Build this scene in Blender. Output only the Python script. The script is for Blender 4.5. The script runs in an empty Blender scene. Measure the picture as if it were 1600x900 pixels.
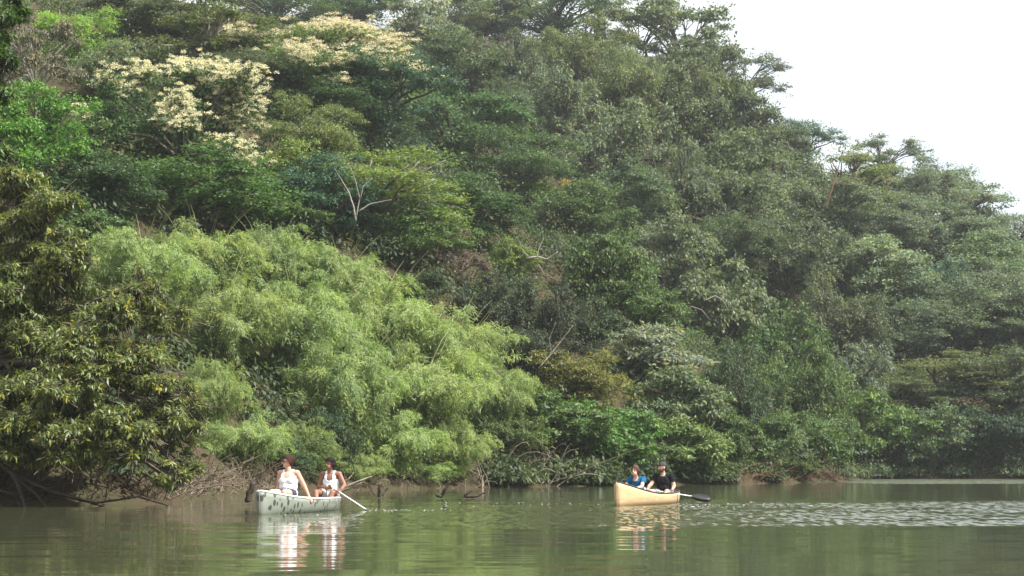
import bpy, math, random
import numpy as np
from mathutils import Vector, Matrix

# ------------------------------------------------------------------ camera, sky, sun, exposure
SC = bpy.context.scene
COL = SC.collection
F_PX, HOR, CAM_Z = 2800.0, 728.0, 0.92          # focal length in photo pixels, horizon row, eye height in a canoe
PITCH = math.atan((HOR - 450.0) / F_PX)
cam = bpy.data.cameras.new('camera')
cam.lens = 36.0 * F_PX / 1600.0
cam.clip_start, cam.clip_end = 0.1, 3000
cam_o = bpy.data.objects.new('camera', cam)
cam_o.location = (0, 0, CAM_Z)
cam_o.rotation_euler = (math.pi / 2 + PITCH, 0, 0)
COL.objects.link(cam_o)
SC.camera = cam_o

SUN_EL, SUN_AZ = math.radians(52), math.radians(116)     # azimuth from +Y (view direction) towards +X (right)
w = bpy.data.worlds.new('World'); SC.world = w; w.use_nodes = True
nt = w.node_tree; N = nt.nodes; L = nt.links
N.clear()
out = N.new('ShaderNodeOutputWorld'); bg = N.new('ShaderNodeBackground')
sky = N.new('ShaderNodeTexSky'); sky.sky_type = 'NISHITA'; sky.sun_disc = False
sky.sun_elevation = SUN_EL; sky.sun_rotation = SUN_AZ
sky.air_density = 1.0; sky.dust_density = 2.5
tc = N.new('ShaderNodeTexCoord'); mp = N.new('ShaderNodeMapping'); mp.inputs['Scale'].default_value = (1.0, 1.0, 2.6)
mp.inputs['Location'].default_value = (0.35, 0.2, 0.1)
nz = N.new('ShaderNodeTexNoise'); nz.inputs['Scale'].default_value = 2.1; nz.inputs['Detail'].default_value = 6; nz.inputs['Roughness'].default_value = 0.52
rp = N.new('ShaderNodeValToRGB'); rp.color_ramp.elements[0].position = 0.38; rp.color_ramp.elements[0].color = (.5, .5, .5, 1)
rp.color_ramp.elements[1].position = 0.56; rp.color_ramp.elements[1].color = (1, 1, 1, 1)
mx = N.new('ShaderNodeMix'); mx.data_type = 'RGBA'
mx.inputs['B'].default_value = (6.2, 6.3, 6.4, 1)      # sunlit thin cloud
L.new(tc.outputs['Generated'], mp.inputs['Vector']); L.new(mp.outputs['Vector'], nz.inputs['Vector'])
L.new(nz.outputs['Fac'], rp.inputs['Fac']); L.new(rp.outputs['Color'], mx.inputs['Factor'])
L.new(sky.outputs['Color'], mx.inputs['A']); L.new(mx.outputs['Result'], bg.inputs['Color'])
bg.inputs['Strength'].default_value = 0.10
L.new(bg.outputs['Background'], out.inputs['Surface'])

sd = bpy.data.lights.new('sun', 'SUN'); sd.energy = 5.0; sd.angle = math.radians(0.6); sd.color = (1.0, .97, .92)
so = bpy.data.objects.new('sun', sd); COL.objects.link(so)
so.location = (60, -20, 80)
sdir = Vector((math.sin(SUN_AZ) * math.cos(SUN_EL), math.cos(SUN_AZ) * math.cos(SUN_EL), math.sin(SUN_EL)))
so.rotation_euler = sdir.to_track_quat('Z', 'Y').to_euler()
vs = SC.view_settings; vs.view_transform = 'Standard'; vs.look = 'None'; vs.gamma = 1; vs.use_curve_mapping = False
vs.exposure = 1.15
cy = SC.cycles
SC.render.engine = 'CYCLES'
cy.use_denoising = True
cy.max_bounces = 6; cy.diffuse_bounces = 3; cy.glossy_bounces = 3; cy.transmission_bounces = 4
cy.volume_bounces = 1; cy.transparent_max_bounces = 8
cy.use_fast_gi = False
cy.sample_clamp_indirect = 6

# ------------------------------------------------------------------ helpers
def at(px, py, Y):
    """point on the photo ray (px,py) at world depth Y"""
    u = (px - 800.0) / F_PX; v = (450.0 - py) / F_PX
    cp, sp = math.cos(PITCH), math.sin(PITCH)
    y = cp - v * sp; z = sp + v * cp
    return Vector((u / y * Y, Y, CAM_Z + z / y * Y))

def tag(o, label=None, cat=None, group=None, kind=None):
    if label: o['label'] = label
    if cat: o['category'] = cat
    if group: o['group'] = group
    if kind: o['kind'] = kind
    return o

def link(o, parent=None):
    COL.objects.link(o)
    if parent is not None: o.parent = parent
    return o

def empty(name, loc=(0, 0, 0), rz=0.0):
    o = bpy.data.objects.new(name, None); o.location = loc; o.rotation_euler = (0, 0, rz)
    o.empty_display_size = 0.3
    return link(o)

class MB:
    """collects verts / faces, then becomes one mesh"""
    def __init__(s): s.v = []; s.f = []; s.m = []
    def add(s, vs_, fs_, mi=0):
        b = len(s.v); s.v.extend([tuple(p) for p in vs_]); s.f.extend([tuple(i + b for i in f) for f in fs_]); s.m.extend([mi] * len(fs_))
    def box(s, c, h, R=None, mi=0):
        c = Vector(c); pts = []
        for x in (-1, 1):
            for y in (-1, 1):
                for z in (-1, 1):
                    p = Vector((x * h[0], y * h[1], z * h[2]))
                    pts.append(c + (R @ p if R else p))
        s.add(pts, [(0, 1, 3, 2), (4, 6, 7, 5), (0, 4, 5, 1), (2, 3, 7, 6), (0, 2, 6, 4), (1, 5, 7, 3)], mi)
    def tube(s, pts, rad, n=6, mi=0, cap=True):
        pts = [Vector(p) for p in pts]; k = len(pts); vs_ = []; up = Vector((.13, .31, .94))
        prev = None
        for i, p in enumerate(pts):
            t = (pts[min(i + 1, k - 1)] - pts[max(i - 1, 0)])
            if t.length < 1e-9: t = Vector((0, 0, 1))
            t.normalize()
            a = t.cross(up) if prev is None else prev - t * prev.dot(t)
            if a.length < 1e-4: a = t.cross(Vector((1, 0, 0)))
            a.normalize(); prev = a; b = t.cross(a)
            r = rad[i] if hasattr(rad, '__len__') else rad
            for j in range(n):
                q = 2 * math.pi * j / n
                vs_.append(p + (a * math.cos(q) + b * math.sin(q)) * r)
        fs_ = [(i * n + j, i * n + (j + 1) % n, (i + 1) * n + (j + 1) % n, (i + 1) * n + j) for i in range(k - 1) for j in range(n)]
        if cap: fs_ += [tuple(range(n - 1, -1, -1)), tuple(range((k - 1) * n, k * n))]
        s.add(vs_, fs_, mi)
    def mesh(s, name, mats, smooth=True):
        me = bpy.data.meshes.new(name); me.from_pydata(s.v, [], s.f)
        for m in (mats if isinstance(mats, (list, tuple)) else [mats]): me.materials.append(m)
        if any(s.m): me.polygons.foreach_set('material_index', s.m)
        if smooth: me.polygons.foreach_set('use_smooth', [True] * len(me.polygons))
        me.update(); return me
    def build(s, name, mats, parent=None, smooth=True):
        return link(bpy.data.objects.new(name, s.mesh(name, mats, smooth)), parent)

def curve(a, b, bend, n=6):
    a, b, bend = Vector(a), Vector(b), Vector(bend)
    m = (a + b) / 2 + bend
    return [a * (1 - t) ** 2 + m * 2 * t * (1 - t) + b * t * t for t in [i / n for i in range(n + 1)]]

def wiggle(a, b, rng, amp, n=7):
    a, b = Vector(a), Vector(b); out_ = []; Ln = (b - a).length
    off = Vector((0, 0, 0))
    for i in range(n + 1):
        t = i / n
        if 0 < i: off = off + Vector(rng.normal(0, amp * Ln / n, 3))
        out_.append(a.lerp(b, t) + off)
    return out_

def norm(a): return a / np.maximum(np.linalg.norm(a, axis=-1, keepdims=True), 1e-9)

def quads_mesh(name, V, mat, shade, matidx=None):
    """V: (n,4,3) quads; shade: (n,) random leaf tint"""
    n = len(V)
    me = bpy.data.meshes.new(name)
    me.vertices.add(n * 4); me.vertices.foreach_set('co', V.reshape(-1).astype(np.float32))
    me.loops.add(n * 4); me.loops.foreach_set('vertex_index', np.arange(n * 4, dtype=np.int32))
    me.polygons.add(n); me.polygons.foreach_set('loop_start', np.arange(0, n * 4, 4, dtype=np.int32))
    me.polygons.foreach_set('loop_total', np.full(n, 4, dtype=np.int32))
    at_ = me.attributes.new('shade', 'FLOAT', 'FACE'); at_.data.foreach_set('value', shade.astype(np.float32))
    for m in (mat if isinstance(mat, (list, tuple)) else [mat]): me.materials.append(m)
    if matidx is not None: me.polygons.foreach_set('material_index', matidx.astype(np.int32))
    me.update(calc_edges=True)
    return me

def leaf_quads(P, axis, nrm, Ln, Wd, droop=.12):
    """kite-shaped leaves from P along axis"""
    a = norm(axis); n_ = norm(nrm - a * np.sum(nrm * a, -1, keepdims=True)); b = np.cross(a, n_)
    Ln = np.asarray(Ln).reshape(-1, 1); Wd = np.asarray(Wd).reshape(-1, 1)
    mid = P + a * Ln * .42
    tip = P + a * Ln - n_ * Ln * droop
    return np.stack([P, mid + b * Wd * .5 - n_ * Wd * .12, tip, mid - b * Wd * .5 - n_ * Wd * .12], axis=1)

def rdir(rng, n): return norm(rng.normal(size=(n, 3)))

# ------------------------------------------------------------------ materials
def mat_new(name):
    m = bpy.data.materials.new(name); m.use_nodes = True
    t = m.node_tree; t.nodes.clear()
    o = t.nodes.new('ShaderNodeOutputMaterial')
    return m, t, o

def principled(name, col, rough=.6, noise=0.0, nscale=6.0, bump=0.0, bscale=30.0, spec=.4, metal=0.0, col2=None):
    m, t, o = mat_new(name); p = t.nodes.new('ShaderNodeBsdfPrincipled')
    p.inputs['Roughness'].default_value = rough; p.inputs['Specular IOR Level'].default_value = spec; p.inputs['Metallic'].default_value = metal
    p.inputs['Base Color'].default_value = (*col, 1)
    tcn = t.nodes.new('ShaderNodeTexCoord')
    if noise or col2:
        z = t.nodes.new('ShaderNodeTexNoise'); z.inputs['Scale'].default_value = nscale; z.inputs['Detail'].default_value = 5
        t.links.new(tcn.outputs['Object'], z.inputs['Vector'])
        r = t.nodes.new('ShaderNodeValToRGB'); r.color_ramp.elements[0].position = .35; r.color_ramp.elements[1].position = .65
        c2 = col2 or tuple(c * (1 - noise) for c in col)
        r.color_ramp.elements[0].color = (*c2, 1); r.color_ramp.elements[1].color = (*col, 1)
        t.links.new(z.outputs['Fac'], r.inputs['Fac']); t.links.new(r.outputs['Color'], p.inputs['Base Color'])
    if bump:
        z = t.nodes.new('ShaderNodeTexNoise'); z.inputs['Scale'].default_value = bscale; z.inputs['Detail'].default_value = 4
        t.links.new(tcn.outputs['Object'], z.inputs['Vector'])
        b = t.nodes.new('ShaderNodeBump'); b.inputs['Strength'].default_value = bump; b.inputs['Distance'].default_value = .02
        t.links.new(z.outputs['Fac'], b.inputs['Height']); t.links.new(b.outputs['Normal'], p.inputs['Normal'])
    t.links.new(p.outputs['BSDF'], o.inputs['Surface'])
    return m

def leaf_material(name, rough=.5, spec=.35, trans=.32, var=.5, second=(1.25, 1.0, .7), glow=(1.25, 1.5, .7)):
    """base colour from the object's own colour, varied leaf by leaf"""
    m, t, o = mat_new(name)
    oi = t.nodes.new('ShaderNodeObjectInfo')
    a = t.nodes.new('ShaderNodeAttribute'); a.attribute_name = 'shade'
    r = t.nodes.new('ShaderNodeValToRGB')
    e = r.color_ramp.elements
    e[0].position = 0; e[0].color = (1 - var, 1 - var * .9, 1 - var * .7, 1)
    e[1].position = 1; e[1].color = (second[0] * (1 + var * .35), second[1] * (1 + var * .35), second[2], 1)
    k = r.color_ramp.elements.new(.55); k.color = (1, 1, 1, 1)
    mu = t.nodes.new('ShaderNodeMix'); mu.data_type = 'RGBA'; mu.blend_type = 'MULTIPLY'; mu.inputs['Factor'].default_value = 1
    t.links.new(a.outputs['Fac'], r.inputs['Fac']); t.links.new(oi.outputs['Color'], mu.inputs['A']); t.links.new(r.outputs['Color'], mu.inputs['B'])
    p = t.nodes.new('ShaderNodeBsdfPrincipled'); p.inputs['Roughness'].default_value = rough; p.inputs['Specular IOR Level'].default_value = spec
    tr = t.nodes.new('ShaderNodeBsdfTranslucent')
    tint = t.nodes.new('ShaderNodeMix'); tint.data_type = 'RGBA'; tint.blend_type = 'MULTIPLY'; tint.inputs['Factor'].default_value = 1
    tint.inputs['B'].default_value = (*glow, 1)
    t.links.new(mu.outputs['Result'], p.inputs['Base Color']); t.links.new(mu.outputs['Result'], tint.inputs['A'])
    t.links.new(tint.outputs['Result'], tr.inputs['Color'])
    ms = t.nodes.new('ShaderNodeMixShader'); ms.inputs['Fac'].default_value = trans
    t.links.new(p.outputs['BSDF'], ms.inputs[1]); t.links.new(tr.outputs['BSDF'], ms.inputs[2])
    t.links.new(ms.outputs['Shader'], o.inputs['Surface'])
    return m

M_LEAF = leaf_material('foliage', rough=.55, spec=.32)
M_GLOSSLEAF = leaf_material('glossy_foliage', rough=.45, spec=.42, trans=.30, var=.6, second=(1.6, 1.15, .6))
M_BAMBOO = leaf_material('bamboo_foliage', rough=.55, spec=.3, trans=.38, var=.4, second=(1.2, 1.05, .8))
M_BLOSSOM = leaf_material('blossom_petals', rough=.7, spec=.1, trans=.25, var=.3, second=(1.02, 1.0, .95), glow=(1, 1, .95))
M_BARK = principled('bark', (.11, .09, .068), .9, .5, 4, .6, 18, .1)
M_PALEBARK = principled('pale_bark', (.28, .255, .215), .85, .35, 5, .4, 18, .1)
M_REDBARK = principled('reddish_bark', (.17, .11, .075), .9, .4, 5, .4, 18, .1)
M_DEAD = principled('dead_wood', (.30, .25, .19), .9, .5, 6, .5, 20, .1)
M_WETWOOD = principled('wet_dark_wood', (.045, .032, .024), .6, .4, 8, .5, 20, .3)
M_DRYTWIG = principled('dry_twigs', (.24, .19, .135), .9, .55, 1.5, 0, 1, .1)
M_CULM = principled('bamboo_culm', (.22, .23, .08), .5, .4, 5, 0, 1, .3)

# ------------------------------------------------------------------ terrain
SHORE = np.array([(-90, 12), (-30, 30), (-14.9, 38), (-12, 42), (-9.2, 43.5), (-8.7, 47), (-9.4, 53), (-8.6, 60), (-7.6, 64.5), (-5, 70), (-1.4, 76.5), (3, 82.5),
                  (9.6, 90), (14.4, 97), (19.2, 106), (22.3, 118), (25.6, 127), (31, 129.3), (36.9, 129), (53, 126), (80, 112), (140, 90)], float)
def catmull(P, n=8):
    o = []
    for i in range(len(P) - 1):
        p0, p1, p2, p3 = P[max(i - 1, 0)], P[i], P[i + 1], P[min(i + 2, len(P) - 1)]
        for k in range(n):
            t = k / n
            o.append(.5 * ((2 * p1) + (-p0 + p2) * t + (2 * p0 - 5 * p1 + 4 * p2 - p3) * t * t + (-p0 + 3 * p1 - 3 * p2 + p3) * t ** 3))
    o.append(P[-1]); return np.array(o)
SH = catmull(SHORE, 6)
rng0 = np.random.default_rng(5)
SH[6:-6] += rng0.normal(0, .16, (len(SH) - 12, 2))
SA, SB = SH[:-1], SH[1:]
LAND = np.concatenate([SH, [(900, 60), (900, 2000), (-900, 2000), (-900, -200)]])
def shore_dist(x, y):
    """signed distance to the waterline, positive on land"""
    P = np.stack([np.ravel(x), np.ravel(y)], -1).astype(float)
    D = np.empty(len(P))
    ab = SB - SA; l2 = (ab ** 2).sum(-1)
    for s in range(0, len(P), 4000):
        q = P[s:s + 4000]
        ap = q[:, None] - SA[None]
        t = np.clip((ap * ab).sum(-1) / l2, 0, 1)
        d = ap - t[..., None] * ab
        dd = (d ** 2).sum(-1); j = dd.argmin(1); ii = np.arange(len(q))
        a, b = LAND, np.roll(LAND, -1, 0)
        dy = np.where(np.abs(b[:, 1] - a[:, 1]) < 1e-9, 1e-9, b[:, 1] - a[:, 1])
        hit = ((a[None, :, 1] > q[:, 1:]) != (b[None, :, 1] > q[:, 1:])) & (q[:, :1] < (b[:, 0] - a[:, 0]) * (q[:, 1:] - a[:, 1]) / dy + a[:, 0])
        D[s:s + 4000] = np.sqrt(dd[ii, j]) * np.where(hit.sum(1) % 2 == 1, 1, -1)
    return D.reshape(np.shape(x))
def bumps(x, y):
    return (np.sin(x * .31 + y * .17 + 1) + np.sin(x * .13 - y * .29 + 2.4) + .6 * np.sin(x * .61 + y * .53) + .5 * np.sin(.9 * x - .7 * y + .5)) * .33
def ground(x, y):
    x = np.asarray(x, float); y = np.asarray(y, float)
    d = shore_dist(x, y)
    s = np.interp(x - np.maximum(y - 130, 0) * .12, [-30, 8, 20, 30, 45, 80], [.72, .85, .70, .58, .48, .40])
    dl = np.maximum(d - .6, 0)
    Ls = np.interp(x, [-25, 0, 10, 20], [150, 128, 108, 98])
    h = .5 * np.clip(d / 1.1, 0, 1) ** .7 + s * Ls * (1 - np.exp(-dl / Ls)) + bumps(x, y) * np.clip(dl / 8, 0, 1) * .9
    return np.where(d > 0, h, np.maximum(d * .22, -2.0))
def gz(x, y): return float(ground(np.array([x]), np.array([y]))[0])

gx = np.concatenate([np.arange(-260, -40, 12), np.arange(-40, 70, .9), np.arange(70, 300, 12)])
gy = np.concatenate([np.arange(5, 34, 4), np.arange(34, 175, .9), np.arange(175, 420, 12)])
X, Y = np.meshgrid(gx, gy)
Z = ground(X, Y) + rng0.normal(0, .05, X.shape) * (X > -40) * (X < 70)
nx, ny = len(gx), len(gy)
V = np.stack([X, Y, Z], -1).reshape(-1, 3)
me = bpy.data.meshes.new('hillside')
idx = np.arange(nx * ny).reshape(ny, nx)
Q = np.stack([idx[:-1, :-1], idx[:-1, 1:], idx[1:, 1:], idx[1:, :-1]], -1).reshape(-1, 4)
me.vertices.add(len(V)); me.vertices.foreach_set('co', V.reshape(-1).astype(np.float32))
me.loops.add(Q.size); me.loops.foreach_set('vertex_index', Q.reshape(-1).astype(np.int32))
me.polygons.add(len(Q)); me.polygons.foreach_set('loop_start', np.arange(0, Q.size, 4, dtype=np.int32)); me.polygons.foreach_set('loop_total', np.full(len(Q), 4, dtype=np.int32))
me.update(calc_edges=True); me.polygons.foreach_set('use_smooth', [True] * len(Q))
M_SOIL = principled('forest_soil', (.058, .041, .026), .95, .55, .8, .8, 6, .05, col2=(.045, .045, .022))
me.materials.append(M_SOIL)
tag(link(bpy.data.objects.new('hillside', me)), kind='structure')

# ------------------------------------------------------------------ water
def water_material():
    m, t, o = mat_new('river_water'); n = t.nodes; l = t.links
    p = n.new('ShaderNodeBsdfPrincipled')
    p.inputs['Base Color'].default_value = (.056, .062, .032, 1)
    p.inputs['Roughness'].default_value = .05; p.inputs['IOR'].default_value = 1.33
    geo = n.new('ShaderNodeNewGeometry'); sep = n.new('ShaderNodeSeparateXYZ'); l.new(geo.outputs['Position'], sep.inputs['Vector'])
    def ramp(src, a, b, inv=False):
        r = n.new('ShaderNodeMapRange'); r.interpolation_type = 'SMOOTHSTEP'
        r.inputs['From Min'].default_value = a; r.inputs['From Max'].default_value = b
        r.inputs['To Min'].default_value = 1.0 if inv else 0.0; r.inputs['To Max'].default_value = 0.0 if inv else 1.0
        l.new(src, r.inputs['Value']); return r.outputs['Result']
    def math_(op, a, b):
        k = n.new('ShaderNodeMath'); k.operation = op
        for i, v in enumerate((a, b)):
            if isinstance(v, (int, float)): k.inputs[i].default_value = v
            else: l.new(v, k.inputs[i])
        return k.outputs[0]
    def noise(scale, sx, sy, detail=2.0, rough=.5, rot=0.0):
        mpp = n.new('ShaderNodeMapping'); mpp.inputs['Scale'].default_value = (sx, sy, 1); mpp.inputs['Rotation'].default_value = (0, 0, rot)
        l.new(geo.outputs['Position'], mpp.inputs['Vector'])
        z = n.new('ShaderNodeTexNoise'); z.inputs['Scale'].default_value = scale; z.inputs['Detail'].default_value = detail; z.inputs['Roughness'].default_value = rough
        l.new(mpp.outputs['Vector'], z.inputs['Vector']); return z.outputs['Fac']
    x, y = sep.outputs['X'], sep.outputs['Y']
    warp = noise(.11, 1, 1.6, 2)
    yw = math_('ADD', y, math_('MULTIPLY', math_('SUBTRACT', warp, .5), 5.0))
    # breeze patch that starts by the canoes and widens to the right
    band = math_('MULTIPLY', ramp(yw, 26.5, 28.5), ramp(yw, 43, 50, True))
    band = math_('MULTIPLY', band, ramp(x, -5.5, 8.0))
    pat = ramp(noise(.45, .35, 1.0, 3), .28, .5)
    band = math_('MULTIPLY', band, math_('ADD', math_('MULTIPLY', pat, .75), .25))
    far = math_('MULTIPLY', ramp(yw, 91, 97), ramp(x, 17, 20))
    near_edge = ramp(y, 6, 14, True)
    rough_mask = math_('ADD', band, math_('MULTIPLY', far, 2.5))
    def vec(scale, sx, sy, amp, detail=1.5, rot=0.0):
        mpp = n.new('ShaderNodeMapping'); mpp.inputs['Scale'].default_value = (sx, sy, 1); mpp.inputs['Rotation'].default_value = (0, 0, rot)
        l.new(geo.outputs['Position'], mpp.inputs['Vector'])
        z = n.new('ShaderNodeTexNoise'); z.inputs['Scale'].default_value = scale; z.inputs['Detail'].default_value = detail
        l.new(mpp.outputs['Vector'], z.inputs['Vector'])
        c = n.new('ShaderNodeVectorMath'); c.operation = 'SUBTRACT'; c.inputs[1].default_value = (.5, .5, .5); l.new(z.outputs['Color'], c.inputs[0])
        k = n.new('ShaderNodeVectorMath'); k.operation = 'MULTIPLY'; l.new(c.outputs[0], k.inputs[0])
        if isinstance(amp, tuple): k.inputs[1].default_value = amp
        else:
            cx = n.new('ShaderNodeCombineXYZ'); l.new(math_('MULTIPLY', amp, .45), cx.inputs[0]); l.new(amp, cx.inputs[1]); l.new(cx.outputs[0], k.inputs[1])
        return k.outputs[0]
    def vadd(a_, b_):
        k = n.new('ShaderNodeVectorMath'); k.operation = 'ADD'; l.new(a_, k.inputs[0])
        if isinstance(b_, tuple): k.inputs[1].default_value = b_
        else: l.new(b_, k.inputs[1])
        return k.outputs[0]
    slope = vadd(vec(1.0, .4, .9, (.006, .035, 0)), vec(1.0, 1.1, 4.5, (.006, .055, 0), 2.0, .04))
    slope = vadd(slope, vec(1.0, 9.0, 1.7, math_('MULTIPLY', rough_mask, .92), 2.5, -.08))
    slope = vadd(slope, vec(1.0, 9.0, 6.0, math_('MULTIPLY', rough_mask, .18), 1.0, .2))
    tilt = n.new('ShaderNodeCombineXYZ'); l.new(math_('MULTIPLY', rough_mask, -.075), tilt.inputs[1]); slope = vadd(slope, tilt.outputs[0])   # wave faces seen from the open water
    nn = n.new('ShaderNodeVectorMath'); nn.operation = 'NORMALIZE'; l.new(vadd(slope, (0, 0, 1.0)), nn.inputs[0])
    l.new(nn.outputs[0], p.inputs['Normal'])
    l.new(p.outputs['BSDF'], o.inputs['Surface'])
    return m
mb = MB(); mb.add([(-240, -150, 0), (290, -150, 0), (290, 400, 0), (-240, 400, 0)], [(0, 1, 2, 3)])
tag(mb.build('river_water', water_material(), smooth=False), kind='structure')

# ------------------------------------------------------------------ tree prototypes (crown radius 1, crown centre at height K)
def clump_leaves(rng, C, R, n, L0, W0, up=.5, droop=.5, shell=(.55, 1.05), lowcut=-.45, flat=1.0, hang=0.0):
    """C (k,3) clump centres, R (k,3) radii, n leaves per clump"""
    k = len(C)
    dirs = rdir(rng, k * n * 2); dirs = dirs[dirs[:, 2] > lowcut]
    dirs = dirs[rng.integers(0, len(dirs), k * n)]
    ci = np.repeat(np.arange(k), n)
    fac = rng.uniform(shell[0], shell[1], k * n)[:, None]
    lump = (1 + .28 * np.sin(dirs[:, :1] * 5 + ci[:, None] * 1.7) * np.cos(dirs[:, 1:2] * 6 + ci[:, None]))
    P = C[ci] + dirs * R[ci] * fac * lump
    nr = norm(dirs * .7 + np.array([0, 0, up]) + rng.normal(0, .42, (k * n, 3)))
    ax = dirs * np.array([1, 1, .35]) + np.array([0, 0, -droop]) + rng.normal(0, .5, (k * n, 3))
    Ln = L0 * rng.uniform(.65, 1.3, k * n)
    tint = np.clip(.5 + rng.normal(0, .16, k)[ci] + rng.normal(0, .2, k * n), 0, 1)
    return leaf_quads(P, ax, nr, Ln, W0 * Ln / L0, .15), tint

def crown_lobes(rng, style):
    """lobes (centre, radius xyz) relative to the crown centre"""
    lobes = []
    if style == 'round':
        for i in range(24):
            d = rdir(rng, 1)[0]; d[2] = d[2] * .9 + .12
            d /= np.linalg.norm(d); r = rng.uniform(.20, .42) if i > 3 else rng.uniform(.42, .52)
            lobes.append((d * np.array([1, 1, .80]) * rng.uniform(.60, .98), np.array([r, r, r * .82])))
    elif style == 'layer':
        for i in range(34):
            a = rng.uniform(0, 6.283); q = math.sqrt(rng.uniform(.02, 1)) * .95; r = rng.uniform(.18, .40)
            z = (.55 * (1 - q * q) - .10) + rng.uniform(-.75, .12)
            lobes.append((np.array([math.cos(a) * q, math.sin(a) * q, z]), np.array([r * 1.1, r * 1.1, r * .32])))
    elif style == 'drape':
        for i in range(36):
            a = rng.uniform(0, 6.283); q = math.sqrt(rng.uniform(.05, 1)) * .92; r = rng.uniform(.13, .30)
            z = .62 * (1 - q * q) + rng.uniform(-.95, .08)
            lobes.append((np.array([math.cos(a) * q, math.sin(a) * q, z]), np.array([r, r, r * rng.uniform(.9, 1.7)])))
    elif style == 'open':
        for i in range(20):
            a = rng.uniform(0, 6.283); q = math.sqrt(rng.uniform(.05, 1)) * .95; r = rng.uniform(.13, .27)
            z = .5 * (1 - q * q) + rng.uniform(-.6, .25)
            lobes.append((np.array([math.cos(a) * q, math.sin(a) * q, z]), np.array([r * 1.15, r * 1.15, r * .6])))
    elif style == 'bush':
        for i in range(30):
            d = rdir(rng, 1)[0]; d[2] = d[2] * .95
            r = rng.uniform(.20, .40)
            lobes.append((d * np.array([1, 1, .8]) * rng.uniform(.5, .9), np.array([r, r, r * .7])))
    return lobes

def make_proto(seed, style, K, leaf, nleaf, bark=None, sub=9, up=.5, droop=.5, limb_r=.020, mat=None):
    rng = np.random.default_rng(seed)
    lobes = crown_lobes(rng, style)
    C, R = [], []
    for c, r in lobes:
        for j in range(sub):
            d = rdir(rng, 1)[0]
            if style != 'drape': d[2] = d[2] * .8 + .25
            C.append(c + d * r * rng.uniform(.45, 1.05)); q = rng.uniform(.22, .60)
            R.append(np.maximum(r * q, .03) * (1.0 if style != 'drape' else np.array([.9, .9, 1.25])))
    C = np.array(C) + np.array([0, 0, K]); R = np.array(R)
    n = max(8, int(nleaf * .84 / len(C)))
    V1, t1 = clump_leaves(rng, C, R * (np.array([1.1, 1.1, .92]) if style != 'layer' else np.array([1.15, 1.15, .7])), n, leaf[0], leaf[1], up, droop, shell=(.35, 1.12), lowcut=-.22)
    # sprigs that stick out of the crown
    ns, ml = 240, max(6, int(nleaf * .16 / 240))
    ci = rng.integers(0, len(C), ns); sd_ = norm((C[ci] - np.array([0, 0, K])) + rng.normal(0, .35, (ns, 3)) + np.array([0, 0, .15]))
    u = rng.uniform(0, 1, (ns, ml)); ln = rng.uniform(.12, .34, ns)
    P = C[ci][:, None] + sd_[:, None] * (u * ln[:, None])[..., None] + rng.normal(0, .016, (ns, ml, 3)) - np.array([0, 0, 1]) * ((u ** 2) * ln[:, None] * (.35 if style != 'drape' else 1.0))[..., None]
    A = sd_[:, None] * .6 + rng.normal(0, .55, (ns, ml, 3)) + np.array([0, 0, -.4 * droop])
    Ln = rng.uniform(.6, 1.2, ns * ml) * leaf[0]
    V2 = leaf_quads(P.reshape(-1, 3), A.reshape(-1, 3), rng.normal(0, .5, (ns * ml, 3)) + np.array([0, 0, 1]), Ln, Ln * leaf[1] / leaf[0])
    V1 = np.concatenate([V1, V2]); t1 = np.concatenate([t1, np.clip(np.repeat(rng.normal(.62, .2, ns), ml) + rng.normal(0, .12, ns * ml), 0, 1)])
    # inner leaves so that the crown is a volume
    if style not in ('open', 'layer'):
        m = int(nleaf * .07); d = rdir(rng, m) * rng.uniform(0, .6, m)[:, None] * np.array([1, 1, .8]) + np.array([0, 0, K])
        V2 = leaf_quads(d, rdir(rng, m), rdir(rng, m), np.full(m, leaf[0] * 1.5), np.full(m, leaf[1] * 1.6))
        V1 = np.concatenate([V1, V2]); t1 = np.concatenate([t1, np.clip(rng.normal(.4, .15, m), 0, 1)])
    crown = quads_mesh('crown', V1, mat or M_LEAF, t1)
    tb = MB()
    fork = Vector((rng.normal(0, .05), rng.normal(0, .05), K - (.45 if style != 'bush' else .6)))
    tb.tube(wiggle((0, 0, -.9), fork, rng, .10, 6), np.linspace(limb_r * 3.6, limb_r * 2.4, 7), 7)
    for i, (c, r) in enumerate(lobes):
        e = Vector(c) + Vector((0, 0, K)); mid = fork.lerp(e, .55) + Vector((0, 0, .10))
        tb.tube([fork.lerp(e, 0), fork.lerp(mid, .5) + Vector(rng.normal(0, .03, 3)), mid, mid.lerp(e, .5) + Vector(rng.normal(0, .03, 3)), e], [limb_r * 1.5, limb_r * 1.2, limb_r, limb_r * .7, limb_r * .35], 5)
        for j in range(3 if style in ('open', 'layer') else 1):
            q = e + Vector(rdir(rng, 1)[0] * r * (.8 if style in ('open', 'layer') else 1.3))
            tb.tube([mid, mid.lerp(q, .55) + Vector(rng.normal(0, .03, 3)), q], [limb_r * .7, limb_r * .5, limb_r * .2], 4)
    trunk = tb.mesh('trunk', bark or M_BARK)
    return dict(trunk=trunk, crown=crown, K=K, C=C, half=.9 if style not in ('layer', 'open') else .75)

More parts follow.
